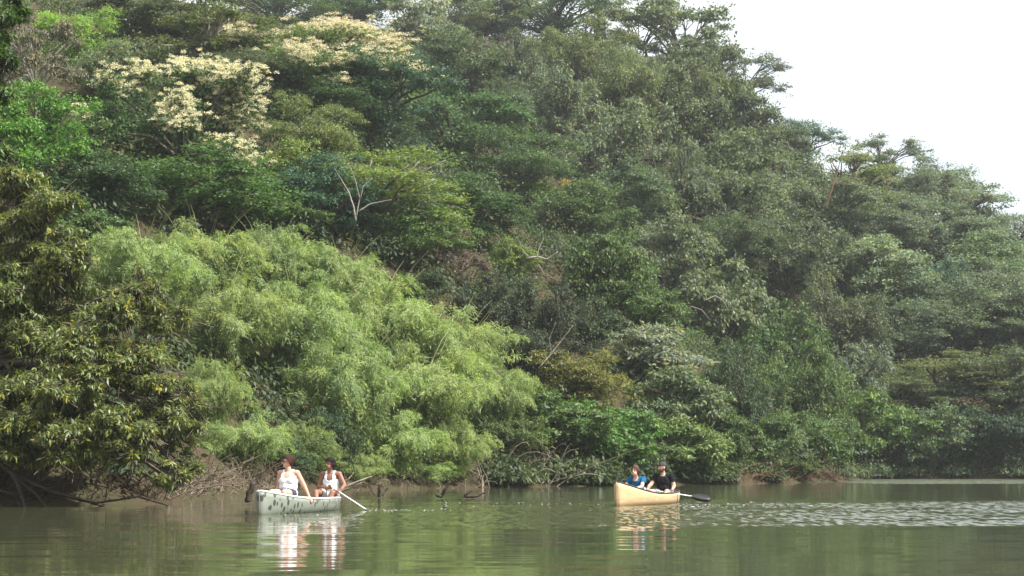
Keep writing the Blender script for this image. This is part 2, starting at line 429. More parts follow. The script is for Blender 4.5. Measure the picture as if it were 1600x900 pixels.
PROTO = {}
for nm, a in {
    'round1': (11, 'round', .85, (0.052, 0.027), 23000), 'round2': (12, 'round', .85, (0.06, 0.032), 20000), 'round3': (13, 'round', .9, (0.044, 0.02), 27000),
    'layer1': (21, 'layer', 1.0, (.050, .024), 19000), 'layer2': (22, 'layer', .9, (.044, .018), 24000),
    'drape1': (31, 'drape', .8, (.052, .022), 24000), 'drape2': (32, 'drape', .8, (.060, .028), 20000), 'drape3': (33, 'drape', .8, (.048, .018), 27000),
    'open1': (41, 'open', 1.0, (.065, .034), 6500), 'open2': (42, 'open', 1.0, (.055, .026), 7500),
    'bush1': (51, 'bush', .7, (.075, .036), 16000), 'bush2': (52, 'bush', .7, (.095, .032), 14000), 'bush3': (53, 'bush', .7, (.062, .027), 19000),
}.items():
    kw = {}
    if a[1] == 'drape': kw = dict(up=.4, droop=.9)
    if a[1] == 'layer': kw = dict(up=.9, droop=.25, bark=M_PALEBARK if nm == 'layer1' else None)
    if a[1] == 'open': kw = dict(limb_r=.014)
    if a[1] == 'bush': kw = dict(up=.55, droop=.7, limb_r=.014)
    PROTO[nm] = make_proto(*a, **kw)

# bamboo: arching culms with feathery drooping sprays
def make_bamboo(seed, nculm=54):
    rng = np.random.default_rng(seed)
    cb = MB(); Ps, As, Ns, Ls = [], [], [], []
    for i in range(nculm):
        a = rng.uniform(0, 6.283); reach = rng.uniform(.25, 1.0); H = rng.uniform(1.15, 1.75) * (1.1 - .45 * reach)
        d = np.array([math.cos(a), math.sin(a), 0]); b0 = d * rng.uniform(0, .18)
        pts = []
        for t in np.linspace(0, 1, 10):
            pts.append(b0 + d * reach * t ** 1.9 + np.array([0, 0, 1]) * H * (1.25 * t - .42 * t ** 3.2))
        cb.tube(pts, np.linspace(.011, .003, 10), 4, cap=False)
        if i % 8 == 0:      # a bare old stalk
            a2 = rng.uniform(0, 6.283); e = np.array([math.cos(a2) * .7, math.sin(a2) * .7, rng.uniform(1.35, 1.75)])
            cb.tube(curve(b0, e, Vector((-e[0] * .3, -e[1] * .3, .35)), 6), np.linspace(.009, .002, 7), 4, cap=False)
        pts = np.array(pts)
        ns = 26
        tt = rng.uniform(.22, 1.0, ns) ** .8
        for t in tt:
            f = t * 9; j = min(int(f), 8); p = pts[j] + (pts[j + 1] - pts[j]) * (f - j)
            sd_ = rng.normal(size=3) * .8 + d * .55; sd_[2] = abs(sd_[2]) * .35; sd_ /= np.linalg.norm(sd_)
            ln = rng.uniform(.09, .26)
            m = 34
            u = rng.uniform(.1, 1, m)
            q = p + sd_ * ln * u[:, None] + np.array([0, 0, -1]) * (u ** 2 * ln * .75)[:, None] + rng.normal(0, .020, (m, 3))
            ax = sd_ * .9 + np.array([0, 0, -.25]) - np.array([0, 0, .55]) * u[:, None] + rng.normal(0, .5, (m, 3))
            Ps.append(q); As.append(ax); Ns.append(rng.normal(0, .5, (m, 3)) + np.array([0, 0, 1]) + d * .5); Ls.append(rng.uniform(.03, .078, m))
    P = np.concatenate(Ps); A = np.concatenate(As); Nn = np.concatenate(Ns); Ln = np.concatenate(Ls)
    V1 = leaf_quads(P, A, Nn, Ln, Ln * .16, .18)
    ns_ = len(P) // 34
    sh = np.clip(.5 + np.repeat(rng.normal(0, .2, ns_), 34) + rng.normal(0, .15, len(P)), 0, 1)
    return dict(trunk=cb.mesh('culms', M_CULM), crown=quads_mesh('foliage', V1, M_BAMBOO, sh), K=.78, half=.75)
for i in range(3): PROTO['bamboo%d' % (i + 1)] = make_bamboo(60 + i)

def solve(px, py, rx, ry, pr):
    """depth at which a tree with this outline stands on the ground"""
    lastY = None
    for Yd in np.arange(38, 240, .5):
        p = at(px, py, Yd); s = rx / F_PX * Yd; sz = (ry / rx) / pr['half']
        d = float(shore_dist(np.array([p.x]), np.array([p.y]))[0])
        if d < .9: continue
        if lastY is None: lastY = Yd
        if p.z - pr['K'] * s * sz <= gz(p.x, p.y) - .1: return Yd, p, s, sz
    sz = (ry / rx) / pr['half']; c = []
    for Yd in np.arange((lastY or 60), 200, 1.0):
        p = at(px, py, Yd); c.append((abs(p.z - pr['K'] * rx / F_PX * Yd * sz - gz(p.x, p.y)), Yd))
    Yd = min(c)[1]; return Yd, at(px, py, Yd), rx / F_PX * Yd, sz

TREES = 0
def tree(name, proto, px, py, rx, ry, col, label, cat='tree', group=None, rot=None, bark=None, depth=None, extra=None):
    global TREES
    TREES += 1
    rx *= 1.12; ry *= 1.15
    pr = PROTO[proto]; rnd = random.Random(TREES * 7 + int(px))
    if depth: p = at(px, py, depth); r = (depth, p, rx / F_PX * depth, (ry / rx) / pr['half'])
    else: r = solve(px, py, rx, ry, pr)
    Yd, p, s, sz = r
    root = empty(name, (p.x, p.y, p.z - pr['K'] * s * sz), rnd.uniform(0, 6.28) if rot is None else rot)
    root.scale = (s * rnd.uniform(.97, 1.06), s * rnd.uniform(.97, 1.06), s * sz)
    tag(root, label, cat, group)
    t = link(bpy.data.objects.new('culms' if 'bamboo' in proto else 'trunk', pr['trunk']), root)
    if bark is not None:
        t.material_slots[0].link = 'OBJECT'; t.material_slots[0].material = bark
    gap = root.location.z - gz(p.x, p.y)
    if gap > 0:      # a taller trunk where the slope falls away
        g_ = gap / (s * sz)
        if g_ > .6:
            ex = MB(); ex.tube([(0, 0, -g_ - .3), (.02, -.01, -.9), (0, 0, -.4)], [.085, .075, .062], 7); ex.build('trunk_base', bark or M_BARK, root)
    c = link(bpy.data.objects.new('foliage' if 'bamboo' in proto else 'crown', pr['crown']), root)
    if 'bamboo' not in proto: col = tuple(k * f for k, f in zip(col, (1.24, 1.27, 1.38))); bv = rnd.uniform(.74, 1.2); col = tuple(k * bv for k in col)
    c.color = (*col, 1)
    return root

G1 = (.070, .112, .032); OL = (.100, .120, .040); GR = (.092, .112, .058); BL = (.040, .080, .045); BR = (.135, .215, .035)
DK = (.038, .070, .024); PG = (.150, .165, .112); YG = (.125, .165, .040); GB = (.115, .105, .070); HZ = (.105, .130, .078)  # HZ: far trees, haze painted into a paler leaf tint
#@TREES
# ------------------------------------------------------------------ forest, upper left
B, T = 'broadleaf_tree', 'tree'
tree(B, 'round3', 125, 68, 62, 52, BR, 'bright yellow-green round crown near the top left corner')
tree(B, 'open1', 55, 95, 62, 70, GB, 'thin greyish brown tree beside the bright yellow-green crown', bark=M_PALEBARK)
tree(B, 'round1', 225, 30, 75, 50, GR, 'grey-green tree at the top edge right of the bright yellow-green crown')
tree('spreading_tree', 'layer1', 335, 48, 90, 60, OL, 'flat-layered olive tree with pale forked limbs above the left cream-flowered tree', bark=M_PALEBARK)
tree(B, 'round3', 430, 10, 70, 45, G1, 'mid green tree at the top edge above the gap between both cream-flowered trees')
tree(B, 'round2', 60, 225, 85, 72, (.070, .150, .022), 'deep green leafy tree between the left edge and the left cream-flowered tree')
tree(B, 'round2', 180, 130, 55, 50, GR, 'grey-green crown tucked behind the upper left side of the left cream-flowered tree')
tree(B, 'drape2', 160, 190, 60, 55, (.05, .10, .025), 'dark green leafy crown touching the left side of the left cream-flowered tree')
tree(B, 'round1', 300, 305, 125, 62, (.060, .110, .028), 'broad mid green tree below the left cream-flowered tree and above the bamboo')
tree(B, 'round2', 150, 305, 90, 50, DK, 'dark green tree at the foot of the deep green leafy tree')
tree(B, 'round3', 480, 215, 70, 60, OL, 'olive fine-leaved tree right of the left cream-flowered tree')
tree(B, 'round3', 400, 125, 62, 45, GR, 'grey-green crown between the two cream-flowered trees')
tree(B, 'round1', 555, 12, 75, 42, (.06, .105, .04), 'green crown at the top edge above the right cream-flowered tree')
tree(B, 'bush2', 660, 58, 72, 62, PG, 'silvery grey-leaved tree right of the right cream-flowered tree near the top')
tree(B, 'round1', 757, 30, 70, 50, GR, 'grey-green crown at the top edge right of the silvery grey tree')
tree(B, 'round3', 865, 30, 85, 50, G1, 'soft green dome at the top edge left of where the sky begins')
tree(B, 'drape1', 915, 85, 80, 60, OL, 'olive crown on the ridge just left of the open skyline tree')
tree(B, 'round3', 490, 160, 90, 50, (.050, .095, .034), 'fine-leaved green tree directly under the right cream-flowered crown')
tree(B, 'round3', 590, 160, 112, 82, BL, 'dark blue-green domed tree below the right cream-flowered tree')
tree(B, 'round1', 715, 205, 98, 66, (.058, .100, .036), 'soft mid green domed tree right of the dark blue-green tree')
tree(B, 'drape1', 800, 110, 62, 72, GR, 'grey-green vine-hung crown right of the silvery grey tree')
tree('creeper_shrub', 'bush3', 838, 92, 22, 36, YG, 'lime green climbing creeper tip rising from the upper middle canopy', 'shrub')
tree(B, 'drape2', 875, 165, 68, 68, GR, 'dull grey-green vine-hung tree under the soft green ridge dome')
tree(B, 'round3', 795, 258, 82, 55, (.070, .115, .040), 'rounded fine-leaved green tree above the lime green patch')
tree('umbrella_tree', 'layer1', 600, 290, 128, 62, YG, 'flat-topped light green tree with pale bare limbs above the bamboo', bark=M_PALEBARK)
tree(B, 'round2', 500, 318, 80, 58, BL, 'dark shaded tree behind the left side of the flat-topped light green tree')  # dark tint stands in for the shade under the flat-topped crown
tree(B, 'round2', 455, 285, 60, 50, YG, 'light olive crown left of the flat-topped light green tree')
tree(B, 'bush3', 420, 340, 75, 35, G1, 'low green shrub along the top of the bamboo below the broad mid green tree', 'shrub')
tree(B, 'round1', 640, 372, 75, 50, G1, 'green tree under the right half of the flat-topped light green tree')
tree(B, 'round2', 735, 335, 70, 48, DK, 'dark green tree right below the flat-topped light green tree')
tree(B, 'bush1', 820, 300, 46, 26, BR, 'lime green patch of leaves near the middle of the hill', 'shrub')
tree(B, 'bush3', 905, 303, 36, 24, (.26, .17, .035), 'orange-yellow leafed shrub right of the lime green patch', 'shrub')
# ------------------------------------------------------------------ forest, middle
tree(B, 'drape3', 700, 405, 62, 52, (.105, .080, .060), 'brown withered vine heap above the right end of the bamboo', 'vine heap', bark=M_DEAD)
tree(B, 'bush3', 800, 412, 42, 42, YG, 'small bright olive shrub right of the brown withered vine heap', 'shrub')
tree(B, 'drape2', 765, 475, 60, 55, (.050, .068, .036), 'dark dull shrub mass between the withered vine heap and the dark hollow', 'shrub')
tree(B, 'round2', 905, 350, 72, 50, G1, 'mid green crown below the orange-yellow shrub')
tree(B, 'drape2', 960, 225, 85, 80, GR, 'tall grey-green vine-hung tree in the upper middle of the hill')
tree(B, 'drape3', 960, 140, 80, 70, OL, 'olive grey vine-hung crown below the ridge left of the open skyline tree')
tree(B, 'round1', 985, 320, 72, 62, (.062, .09, .042), 'dull green crown right of the orange-yellow shrub')
tree(B, 'bush1', 940, 425, 66, 76, G1, 'leafy green tree right of the dark hollow')
tree(B, 'drape1', 860, 500, 58, 62, (.040, .050, .026), 'vine-hung tree tinted very dark for the shade of the hollow above the bamboo', 'tree')  # the hollow's shade is put into this leaf colour
tree(B, 'round2', 1005, 495, 62, 56, (.075, .12, .036), 'fresh green crown above the silvery waterside tree')
tree(B, 'bush3', 1050, 410, 78, 78, GR, 'grey-green vine-hung tree near the centre of the right slope')
tree(B, 'drape3', 1062, 295, 86, 80, GR, 'dull vine-hung tree below the open skyline tree on the right slope')
tree('vine_draped_tree', 'drape2', 1065, 170, 85, 75, OL, 'tall olive vine-draped tree directly beneath the open skyline tree')
tree('vine_draped_tree', 'round1', 1130, 205, 72, 75, GR, 'grey vine-draped crown at the shoulder of the skyline slope')
tree('vine_draped_tree', 'round2', 1165, 310, 82, 78, (.075, .095, .045), 'vine-draped tree half way down the right slope below the skyline shoulder')
tree('vine_draped_tree', 'bush1', 1125, 480, 76, 78, GR, 'grey vine-draped tree above the silvery waterside tree on its right')
tree('vine_draped_tree', 'round3', 1140, 400, 66, 66, (.080, .112, .045), 'green vine-draped crown in the middle of the right slope')
tree('vine_draped_tree', 'round1', 1225, 410, 80, 76, GR, 'broad grey-green vine-draped tree left of the pale far trees')
tree('vine_draped_tree', 'drape2', 1200, 530, 80, 76, G1, 'dark green vine-draped tree above the reddish bank')
tree('vine_draped_tree', 'drape1', 1245, 610, 76, 80, (.080, .125, .034), 'bright green vine curtain tree low above the reddish bank')
tree('vine_draped_tree', 'drape3', 1150, 610, 66, 80, (.045, .070, .030), 'dark vine-draped tree beside the right edge of the silvery waterside tree')
tree('vine_draped_tree', 'drape1', 1295, 500, 74, 76, (.085, .10, .045), 'olive vine-draped tree on the edge of the cove')
tree('vine_draped_tree', 'drape2', 1320, 595, 66, 68, HZ, 'dull green vine-draped tree behind the bright waterside bush of the cove')
# ------------------------------------------------------------------ skyline
tree('skyline_tree', 'open1', 1062, 60, 82, 60, GR, 'open-crowned tree standing highest on the skyline', depth=None)
tree('skyline_tree', 'open2', 1005, 45, 60, 45, OL, 'loose small crown on the skyline left of the highest open tree')
tree('skyline_tree', 'open2', 1165, 125, 58, 40, GR, 'thin crown with a long limb reaching right into the sky')
tree('skyline_tree', 'open1', 1100, 130, 70, 55, GR, 'leafy half-open crown on the skyline below the highest tree')
tree('distant_tree', 'round3', 1245, 232, 62, 44, (.06, .10, .065), 'small blue-green dome on the skyline dip')
tree('distant_tree', 'round1', 1200, 235, 52, 52, GR, 'grey-green crown left of the small blue-green skyline dome')
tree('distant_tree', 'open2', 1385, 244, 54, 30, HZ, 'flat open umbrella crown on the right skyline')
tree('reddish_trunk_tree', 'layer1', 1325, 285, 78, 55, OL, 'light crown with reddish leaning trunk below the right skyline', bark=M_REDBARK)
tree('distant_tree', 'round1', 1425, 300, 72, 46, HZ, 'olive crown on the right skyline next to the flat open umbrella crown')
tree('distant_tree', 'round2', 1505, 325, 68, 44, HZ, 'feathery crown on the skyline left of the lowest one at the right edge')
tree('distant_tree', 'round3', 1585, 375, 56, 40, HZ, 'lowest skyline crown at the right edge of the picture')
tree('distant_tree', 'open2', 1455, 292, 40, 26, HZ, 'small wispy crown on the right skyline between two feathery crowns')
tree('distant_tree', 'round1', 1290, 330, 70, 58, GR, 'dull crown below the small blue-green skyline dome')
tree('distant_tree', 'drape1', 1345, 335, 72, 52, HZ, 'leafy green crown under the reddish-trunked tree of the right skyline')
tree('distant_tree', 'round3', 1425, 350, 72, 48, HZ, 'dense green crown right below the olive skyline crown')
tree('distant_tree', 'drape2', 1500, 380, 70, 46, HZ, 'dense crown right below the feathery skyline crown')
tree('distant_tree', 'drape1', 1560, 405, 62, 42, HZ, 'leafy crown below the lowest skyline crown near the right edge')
tree('distant_tree', 'drape2', 1240, 300, 62, 58, GR, 'leafy grey-green crown under the small blue-green skyline dome on its left')
tree(B, 'drape1', 880, 95, 74, 58, OL, 'leafy olive crown under the soft green ridge dome')
tree(B, 'drape2', 1010, 125, 66, 58, GR, 'dense grey-green crown below the loose small skyline crown')
tree(B, 'drape3', 790, 175, 66, 56, (.07, .10, .045), 'green vine-hung crown right of the soft mid green domed tree')
tree(B, 'drape1', 1075, 105, 62, 56, GR, 'dense leafy crown close under the highest open skyline tree')
# ------------------------------------------------------------------ right slope, cove
tree('distant_tree', 'drape1', 1305, 405, 66, 62, GR, 'grey-green vine-hung crown left of the pale far trees', 'tree')
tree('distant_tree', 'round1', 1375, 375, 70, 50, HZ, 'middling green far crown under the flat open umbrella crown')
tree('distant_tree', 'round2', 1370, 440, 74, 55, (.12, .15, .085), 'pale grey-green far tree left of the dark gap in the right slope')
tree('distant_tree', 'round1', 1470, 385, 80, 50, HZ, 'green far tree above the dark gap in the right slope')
tree('distant_tree', 'drape2', 1462, 450, 50, 55, (.045, .08, .048), 'vine-clad tree tinted dark green for the shadowed gap of the right slope')  # leaf tint darkened to paint the shadow hole in the slope
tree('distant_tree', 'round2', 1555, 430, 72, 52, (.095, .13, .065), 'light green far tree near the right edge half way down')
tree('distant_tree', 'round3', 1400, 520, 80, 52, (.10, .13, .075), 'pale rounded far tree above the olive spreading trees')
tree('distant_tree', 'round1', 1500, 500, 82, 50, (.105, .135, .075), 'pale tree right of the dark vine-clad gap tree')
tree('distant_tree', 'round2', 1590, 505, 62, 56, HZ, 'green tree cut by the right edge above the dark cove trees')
tree('spreading_tree', 'layer2', 1470, 590, 112, 52, (.115, .125, .050), 'wide olive spreading tree overhanging the cove')
tree('spreading_tree', 'layer1', 1575, 600, 90, 60, (.075, .10, .048), 'spreading green tree at the right edge above the dark water of the cove', bark=M_BARK)
tree('spreading_tree', 'layer2', 1395, 612, 66, 42, (.10, .12, .05), 'small olive spreading crown above the bright waterside bush of the cove')
tree('waterside_bush', 'bush1', 1378, 672, 72, 66, (.105, .165, .040), 'bright green round waterside bush at the mouth of the cove', 'bush')
tree('waterside_bush', 'bush3', 1468, 688, 68, 60, (.070, .10, .046), 'dull green drooping waterside bush in the middle of the cove', 'bush')
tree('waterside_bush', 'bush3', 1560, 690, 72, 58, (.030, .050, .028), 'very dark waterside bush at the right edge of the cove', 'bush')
tree('waterside_bush', 'bush1', 1275, 690, 56, 52, G1, 'green bush hanging over the right end of the reddish bank', 'bush')
tree('waterside_bush', 'bush3', 1195, 690, 62, 46, (.065, .10, .032), 'low green bush on the middle of the reddish bank', 'bush')
tree('waterside_bush', 'bush2', 1130, 690, 50, 55, G1, 'dark green bush on the left end of the reddish bank', 'bush')
# ------------------------------------------------------------------ waterside middle
tree('silvery_tree', 'bush2', 1010, 565, 88, 56, PG, 'silvery grey-green leaved tree leaning over the bank behind the tan canoe')
tree('waterside_bush', 'bush2', 1050, 640, 74, 62, (.105, .135, .065), 'pale drooping-leaved bush right below the silvery leaning tree', 'bush')
tree('waterside_bush', 'bush2', 1050, 705, 74, 48, (.115, .155, .050), 'leafy bush at the waterline right behind the paddlers of the tan canoe', 'bush')
tree('waterside_bush', 'bush3', 900, 600, 76, 56, (.145, .145, .036), 'olive-yellow tinged bush right of the bamboo and left of the silvery tree', 'bush')
tree('waterside_bush', 'bush1', 860, 660, 84, 54, (.085, .135, .040), 'green bush above the tangle of grey roots', 'bush')
tree('waterside_bush', 'bush1', 955, 680, 76, 60, (.070, .130, .030), 'fresh green bush left of the tan canoe bow', 'bush')
tree('waterside_bush', 'bush3', 925, 738, 46, 18, (.130, .170, .045), 'low yellow-green fringe of leaves at the waterline left of the tan canoe', 'bush')
tree(B, 'round1', 700, 110, 85, 62, (.075, .105, .045), 'grey-green crown between the silvery grey tree and the soft mid green domed tree')
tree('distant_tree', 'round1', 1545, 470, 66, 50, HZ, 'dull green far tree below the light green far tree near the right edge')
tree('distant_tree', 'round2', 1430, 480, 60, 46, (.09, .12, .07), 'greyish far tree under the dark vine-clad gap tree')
tree('waterside_bush', 'bush3', 790, 690, 56, 46, (.085, .12, .036), 'drooping olive bush between the bamboo and the tangle of grey roots', 'bush')
tree('waterside_bush', 'bush1', 1000, 735, 50, 20, (.075, .12, .034), 'low leafy fringe at the waterline hidden behind the bow of the tan canoe', 'bush')
tree('waterside_bush', 'bush3', 1090, 738, 46, 18, (.10, .14, .05), 'low leafy fringe at the waterline right of the man in black', 'bush')
tree('waterside_bush', 'bush3', 440, 722, 56, 42, DK, 'dark shaded bush on the bank between the two paddlers of the green canoe', 'bush')  # shade of the hollow under the bamboo painted as a dark tint
tree('waterside_bush', 'bush3', 500, 690, 50, 60, (.032, .055, .022), 'dark shaded bush in the hollow under the bamboo above the man in white', 'bush')  # near-black leaf tint paints the hollow's shade
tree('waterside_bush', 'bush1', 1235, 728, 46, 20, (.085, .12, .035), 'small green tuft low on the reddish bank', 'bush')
tree('hollow_shrub', 'bush3', 815, 555, 48, 44, (.035, .048, .024), 'shrub tinted dark for the shade in the hollow at the right tip of the bamboo', 'shrub')  # dark leaf colour paints the shaded hollow
tree('hollow_shrub', 'bush1', 925, 510, 52, 46, (.045, .065, .030), 'shrub tinted dark as hollow shade left of the fresh green crown above the silvery tree', 'shrub')  # tinted dark too, as shade of the hollow
tree('hollow_shrub', 'bush3', 655, 458, 56, 40, (.055, .080, .032), 'dull shrub just above the right shoulder of the bamboo', 'shrub')  # leaf tint lowered to carry on the hollow's shade
tree('hollow_shrub', 'bush1', 120, 355, 70, 45, (.06, .10, .03), 'green shrub behind the top of the overhanging waterside tree', 'shrub')
# ------------------------------------------------------------------ bamboo
BA = (.238, .300, .122)
for i, (px, py, rx, ry, c, lab) in enumerate([
    (215, 425, 100, 75, 1.0, 'bamboo clump at the far left behind the overhanging waterside tree'),
    (320, 405, 90, 62, 1.08, 'bright bamboo plume mound highest on the left below the broad mid green tree'),
    (425, 415, 92, 62, 1.0, 'bamboo mound at the top centre of the thicket'),
    (525, 445, 88, 65, .95, 'bamboo mound below the flat-topped light green tree'),
    (340, 500, 100, 80, .95, 'bamboo clump arching out right of the overhanging waterside tree'),
    (460, 515, 105, 85, 1.0, 'large bamboo clump in the middle of the thicket'),
    (590, 500, 98, 78, 1.06, 'bamboo clump below the brown withered vine heap'),
    (705, 545, 92, 66, 1.05, 'bamboo clump at the right tip of the thicket beside the dark hollow'),
    (540, 610, 105, 85, .9, 'big drooping bamboo clump above the seated man in white'),
    (660, 610, 100, 80, 1.05, 'big drooping bamboo clump left of the olive-yellow bush'),
    (765, 615, 66, 62, 1.0, 'slim bamboo clump touching the olive-yellow bush'),
    (610, 695, 78, 58, 1.1, 'low bamboo clump hanging to the water right of the green canoe'),
    (700, 700, 62, 52, 1.05, 'low bamboo clump hanging to the water left of the root tangle'),
    (378, 690, 66, 50, 1.1, 'small bamboo clump on the brushy bank above the woman'),
    (470, 705, 58, 50, .8, 'shaded low bamboo clump just above the woman and the man in white'),  # bamboo tint scaled down to paint this clump as shaded
    (545, 735, 52, 30, 1.0, 'lowest bamboo sprays touching the waterline right of the man in white'),
    (655, 738, 60, 26, 1.05, 'lowest bamboo sprays trailing over the leaning stick in the water'),
    (330, 620, 60, 60, .95, 'narrow bamboo clump peeping out beside the overhanging waterside tree'),
]):
    tree('bamboo_clump', 'bamboo%d' % (i % 3 + 1), px, py, rx * 1.06, ry * 1.06, tuple(k * c * (1 + .04 * math.sin(i * 2.3 + j)) for j, k in enumerate(BA)), lab, 'bamboo', 'bamboo thicket on the bank')
#@END_TREES


# flowering trees: cream flower heads on the sunny outer twigs
def blossoms(proto, seed, toward, cut, n=60):
    rng = np.random.default_rng(seed); pr = PROTO[proto]
    C = pr['C']; c0 = np.array([0, 0, pr['K']]); d = norm((C - c0) * np.array([1, 1, 1.25]))
    rad = np.linalg.norm((C - c0), axis=1)
    sc = d @ (np.array(toward) / np.linalg.norm(toward)) + rng.normal(0, .14, len(C)) + (rad - .8) * .5
    C = C[(sc > cut) & (rad > .55)] * 1.0
    C = c0 + (C - c0) * 1.07 + np.array([0, 0, .03])
    heads = np.repeat(C, 11, 0) + rng.normal(0, .09, (len(C) * 11, 3)) * np.array([1, 1, .6])
    k = len(heads); ci = np.repeat(np.arange(k), n)
    dirs = rdir(rng, k * n); dirs[:, 2] = np.abs(dirs[:, 2]) * 1.1 - .1
    P = heads[ci] + dirs * np.array([.048, .048, .034]) * rng.uniform(.2, 1, (k * n, 1))
    Ln = rng.uniform(.009, .019, k * n)
    Vq = leaf_quads(P, dirs + rng.normal(0, .5, dirs.shape), rdir(rng, k * n), Ln, Ln * .55, 0)
    return quads_mesh('blossoms', Vq, M_BLOSSOM, np.clip(.6 + np.repeat(rng.normal(0, .2, k), n) + rng.normal(0, .15, k * n), 0, 1))
PROTO['flower1'] = make_proto(91, 'round', .85, (.052, .024), 21000); PROTO['flower2'] = make_proto(92, 'layer', .9, (.048, .022), 22000)
r = tree('flowering_tree', 'flower1', 272, 192, 122, 100, (.060, .105, .032), 'large tree topped with cream blossom at the upper left', rot=0)
o = link(bpy.data.objects.new('blossoms', blossoms('flower1', 1, (.75, -.55, .70), .10)), [c for c in r.children if c.name.startswith('crown')][0]); o.color = (.76, .70, .45, 1); o['kind'] = 'stuff'
r = tree('flowering_tree', 'flower2', 458, 98, 150, 70, (.085, .120, .040), 'cream-blossomed spreading tree right of the first, near the top of the hill', rot=0)
o = link(bpy.data.objects.new('blossoms', blossoms('flower2', 2, (.35, -.45, .95), .28)), [c for c in r.children if c.name.startswith('crown')][0]); o.color = (.70, .62, .41, 1); o['kind'] = 'stuff'

# ------------------------------------------------------------------ near trees at the left edge (leaf whorls on real twigs)
def near_tree(name, label, seed, lobes, base, fork, col, leafL=.23, leafW=.27, dens=330, bark=M_BARK, droop=.55, vis=2600):
    rng = np.random.default_rng(seed)
    root = empty(name, base); tag(root, label, 'tree'); b0 = np.array(base)
    tb = MB(); fk = Vector(fork)
    tb.tube(wiggle(Vector((0, 0, -.6)), fk - Vector(base), rng, .12, 7), np.linspace(.26, .17, 8), 8)
    P_, A_, N_, L_, S_ = [], [], [], [], []
    tw = MB()
    for (px, py, rp, Yd) in lobes:
        c = np.array(at(px, py, Yd)); r = rp / F_PX * Yd
        e = Vector(c - b0); f0 = fk - Vector(base); mid = f0.lerp(e, .55) + Vector((0, 0, .35)) + Vector(rng.normal(0, .15, 3))
        tb.tube([f0, f0.lerp(mid, .5) + Vector(rng.normal(0, .12, 3)), mid, mid.lerp(e, .5) + Vector(rng.normal(0, .1, 3)), e], [.10, .08, .06, .04, .018], 6)
        k = int(dens * r * r) + 20
        ns_ = 11; sdirs = rdir(rng, ns_); sub = c + sdirs * r * rng.uniform(.3, .95, (ns_, 1)) * np.array([1, 1, .9]); sr = r * rng.uniform(.22, .48, ns_)
        si = rng.integers(0, ns_, k)
        d = rdir(rng, k); d[:, 2] = d[:, 2] * .8 + .35; d = norm(d)
        q = sub[si] + d * sr[si][:, None] * np.array([1.15, 1.15, .62]) * (rng.uniform(.1, 1.15, (k, 1)) ** .6)
        for g_ in sub: tb.tube([mid.lerp(e, .6), Vector((np.array(e) + g_ - b0) / 2), Vector(g_ - b0)], [.03, .022, .010], 4, cap=False)
        tdir = norm(d * np.array([1, 1, .5]) + rng.normal(0, .4, (k, 3)) + np.array([0, 0, .1]))
        for i in range(0, k, 3):
            p1 = Vector(q[i] - b0); p0 = p1 - Vector(tdir[i]) * rng.uniform(.3, .8)
            tw.tube([p0, p0.lerp(p1, .5) + Vector((0, 0, .04)), p1], [.012, .009, .005], 3, cap=False)
        m = 9
        ang = np.arange(m) * 2.4 + rng.uniform(0, 6.28, (k, 1))
        ax1 = norm(np.cross(tdir, np.array([.2, .3, .9]))); ax2 = np.cross(tdir, ax1)
        rad = ax1[:, None] * np.cos(ang)[..., None] + ax2[:, None] * np.sin(ang)[..., None]
        A = rad * .9 + tdir[:, None] * .55 + np.array([0, 0, -droop]) + rng.normal(0, .2, (k, m, 3))
        Pp = q[:, None] + tdir[:, None] * rng.uniform(-.16, .02, (k, m, 1))
        Nn = tdir[:, None] * .4 + np.array([0, 0, 1.0]) + rng.normal(0, .35, (k, m, 3))
        P_.append(Pp.reshape(-1, 3)); A_.append(A.reshape(-1, 3)); N_.append(Nn.reshape(-1, 3)); L_.append(rng.uniform(.6, 1.2, k * m) * leafL)
        S_.append(np.clip(np.repeat(rng.normal(.48, .18, k), m) + rng.normal(0, .14, k * m), 0, 1))
    P = np.concatenate(P_) - b0; Ln = np.concatenate(L_)
    me_ = quads_mesh('crown', leaf_quads(P, np.concatenate(A_), np.concatenate(N_), Ln, Ln * leafW, .25), M_GLOSSLEAF, np.concatenate(S_))
    tb.build('trunk', bark, root); tw.build('twigs', bark, root)['kind'] = 'stuff'
    c = link(bpy.data.objects.new('crown', me_), root); c.color = (*col, 1)
    return root
gb = lambda x, y: (x, y, gz(x, y))
near_tree('overhanging_tree', 'large glossy-leaved tree overhanging the water at the left edge', 301,
    [(15, 330, 80, 43), (75, 345, 62, 42.5), (30, 420, 95, 43), (105, 405, 52, 42), (-60, 420, 120, 44), (60, 500, 105, 42.5), (225, 450, 48, 42.5), (165, 505, 70, 42), (255, 500, 40, 42), (-50, 560, 120, 43.5),
     (140, 570, 95, 41.5), (245, 570, 66, 41.8), (40, 600, 100, 41.5), (130, 650, 95, 41), (235, 640, 72, 41.2), (285, 620, 36, 41.6), (30, 690, 80, 41.2), (120, 705, 50, 40.8), (215, 695, 60, 40.8), (280, 690, 44, 41.2),
     (-60, 680, 90, 42), (265, 740, 30, 40.6), (300, 735, 22, 41)],
    gb(-14.2, 43.5), (-13.0, 43.2, 3.4), (.145, .175, .056), leafL=.155, leafW=.30, dens=560)
near_tree('edge_tree', 'dark leafy branches of a tree hanging into the top left corner', 302,
    [(-10, 40, 55, 45), (12, 100, 34, 45), (-15, 170, 50, 45), (22, 15, 34, 45), (-5, 240, 34, 45), (-70, 100, 80, 45.5), (0, 290, 24, 45)],
    gb(-15.6, 46), (-15.2, 45.6, 7.5), (.070, .130, .032), leafL=.19, leafW=.36, dens=420)

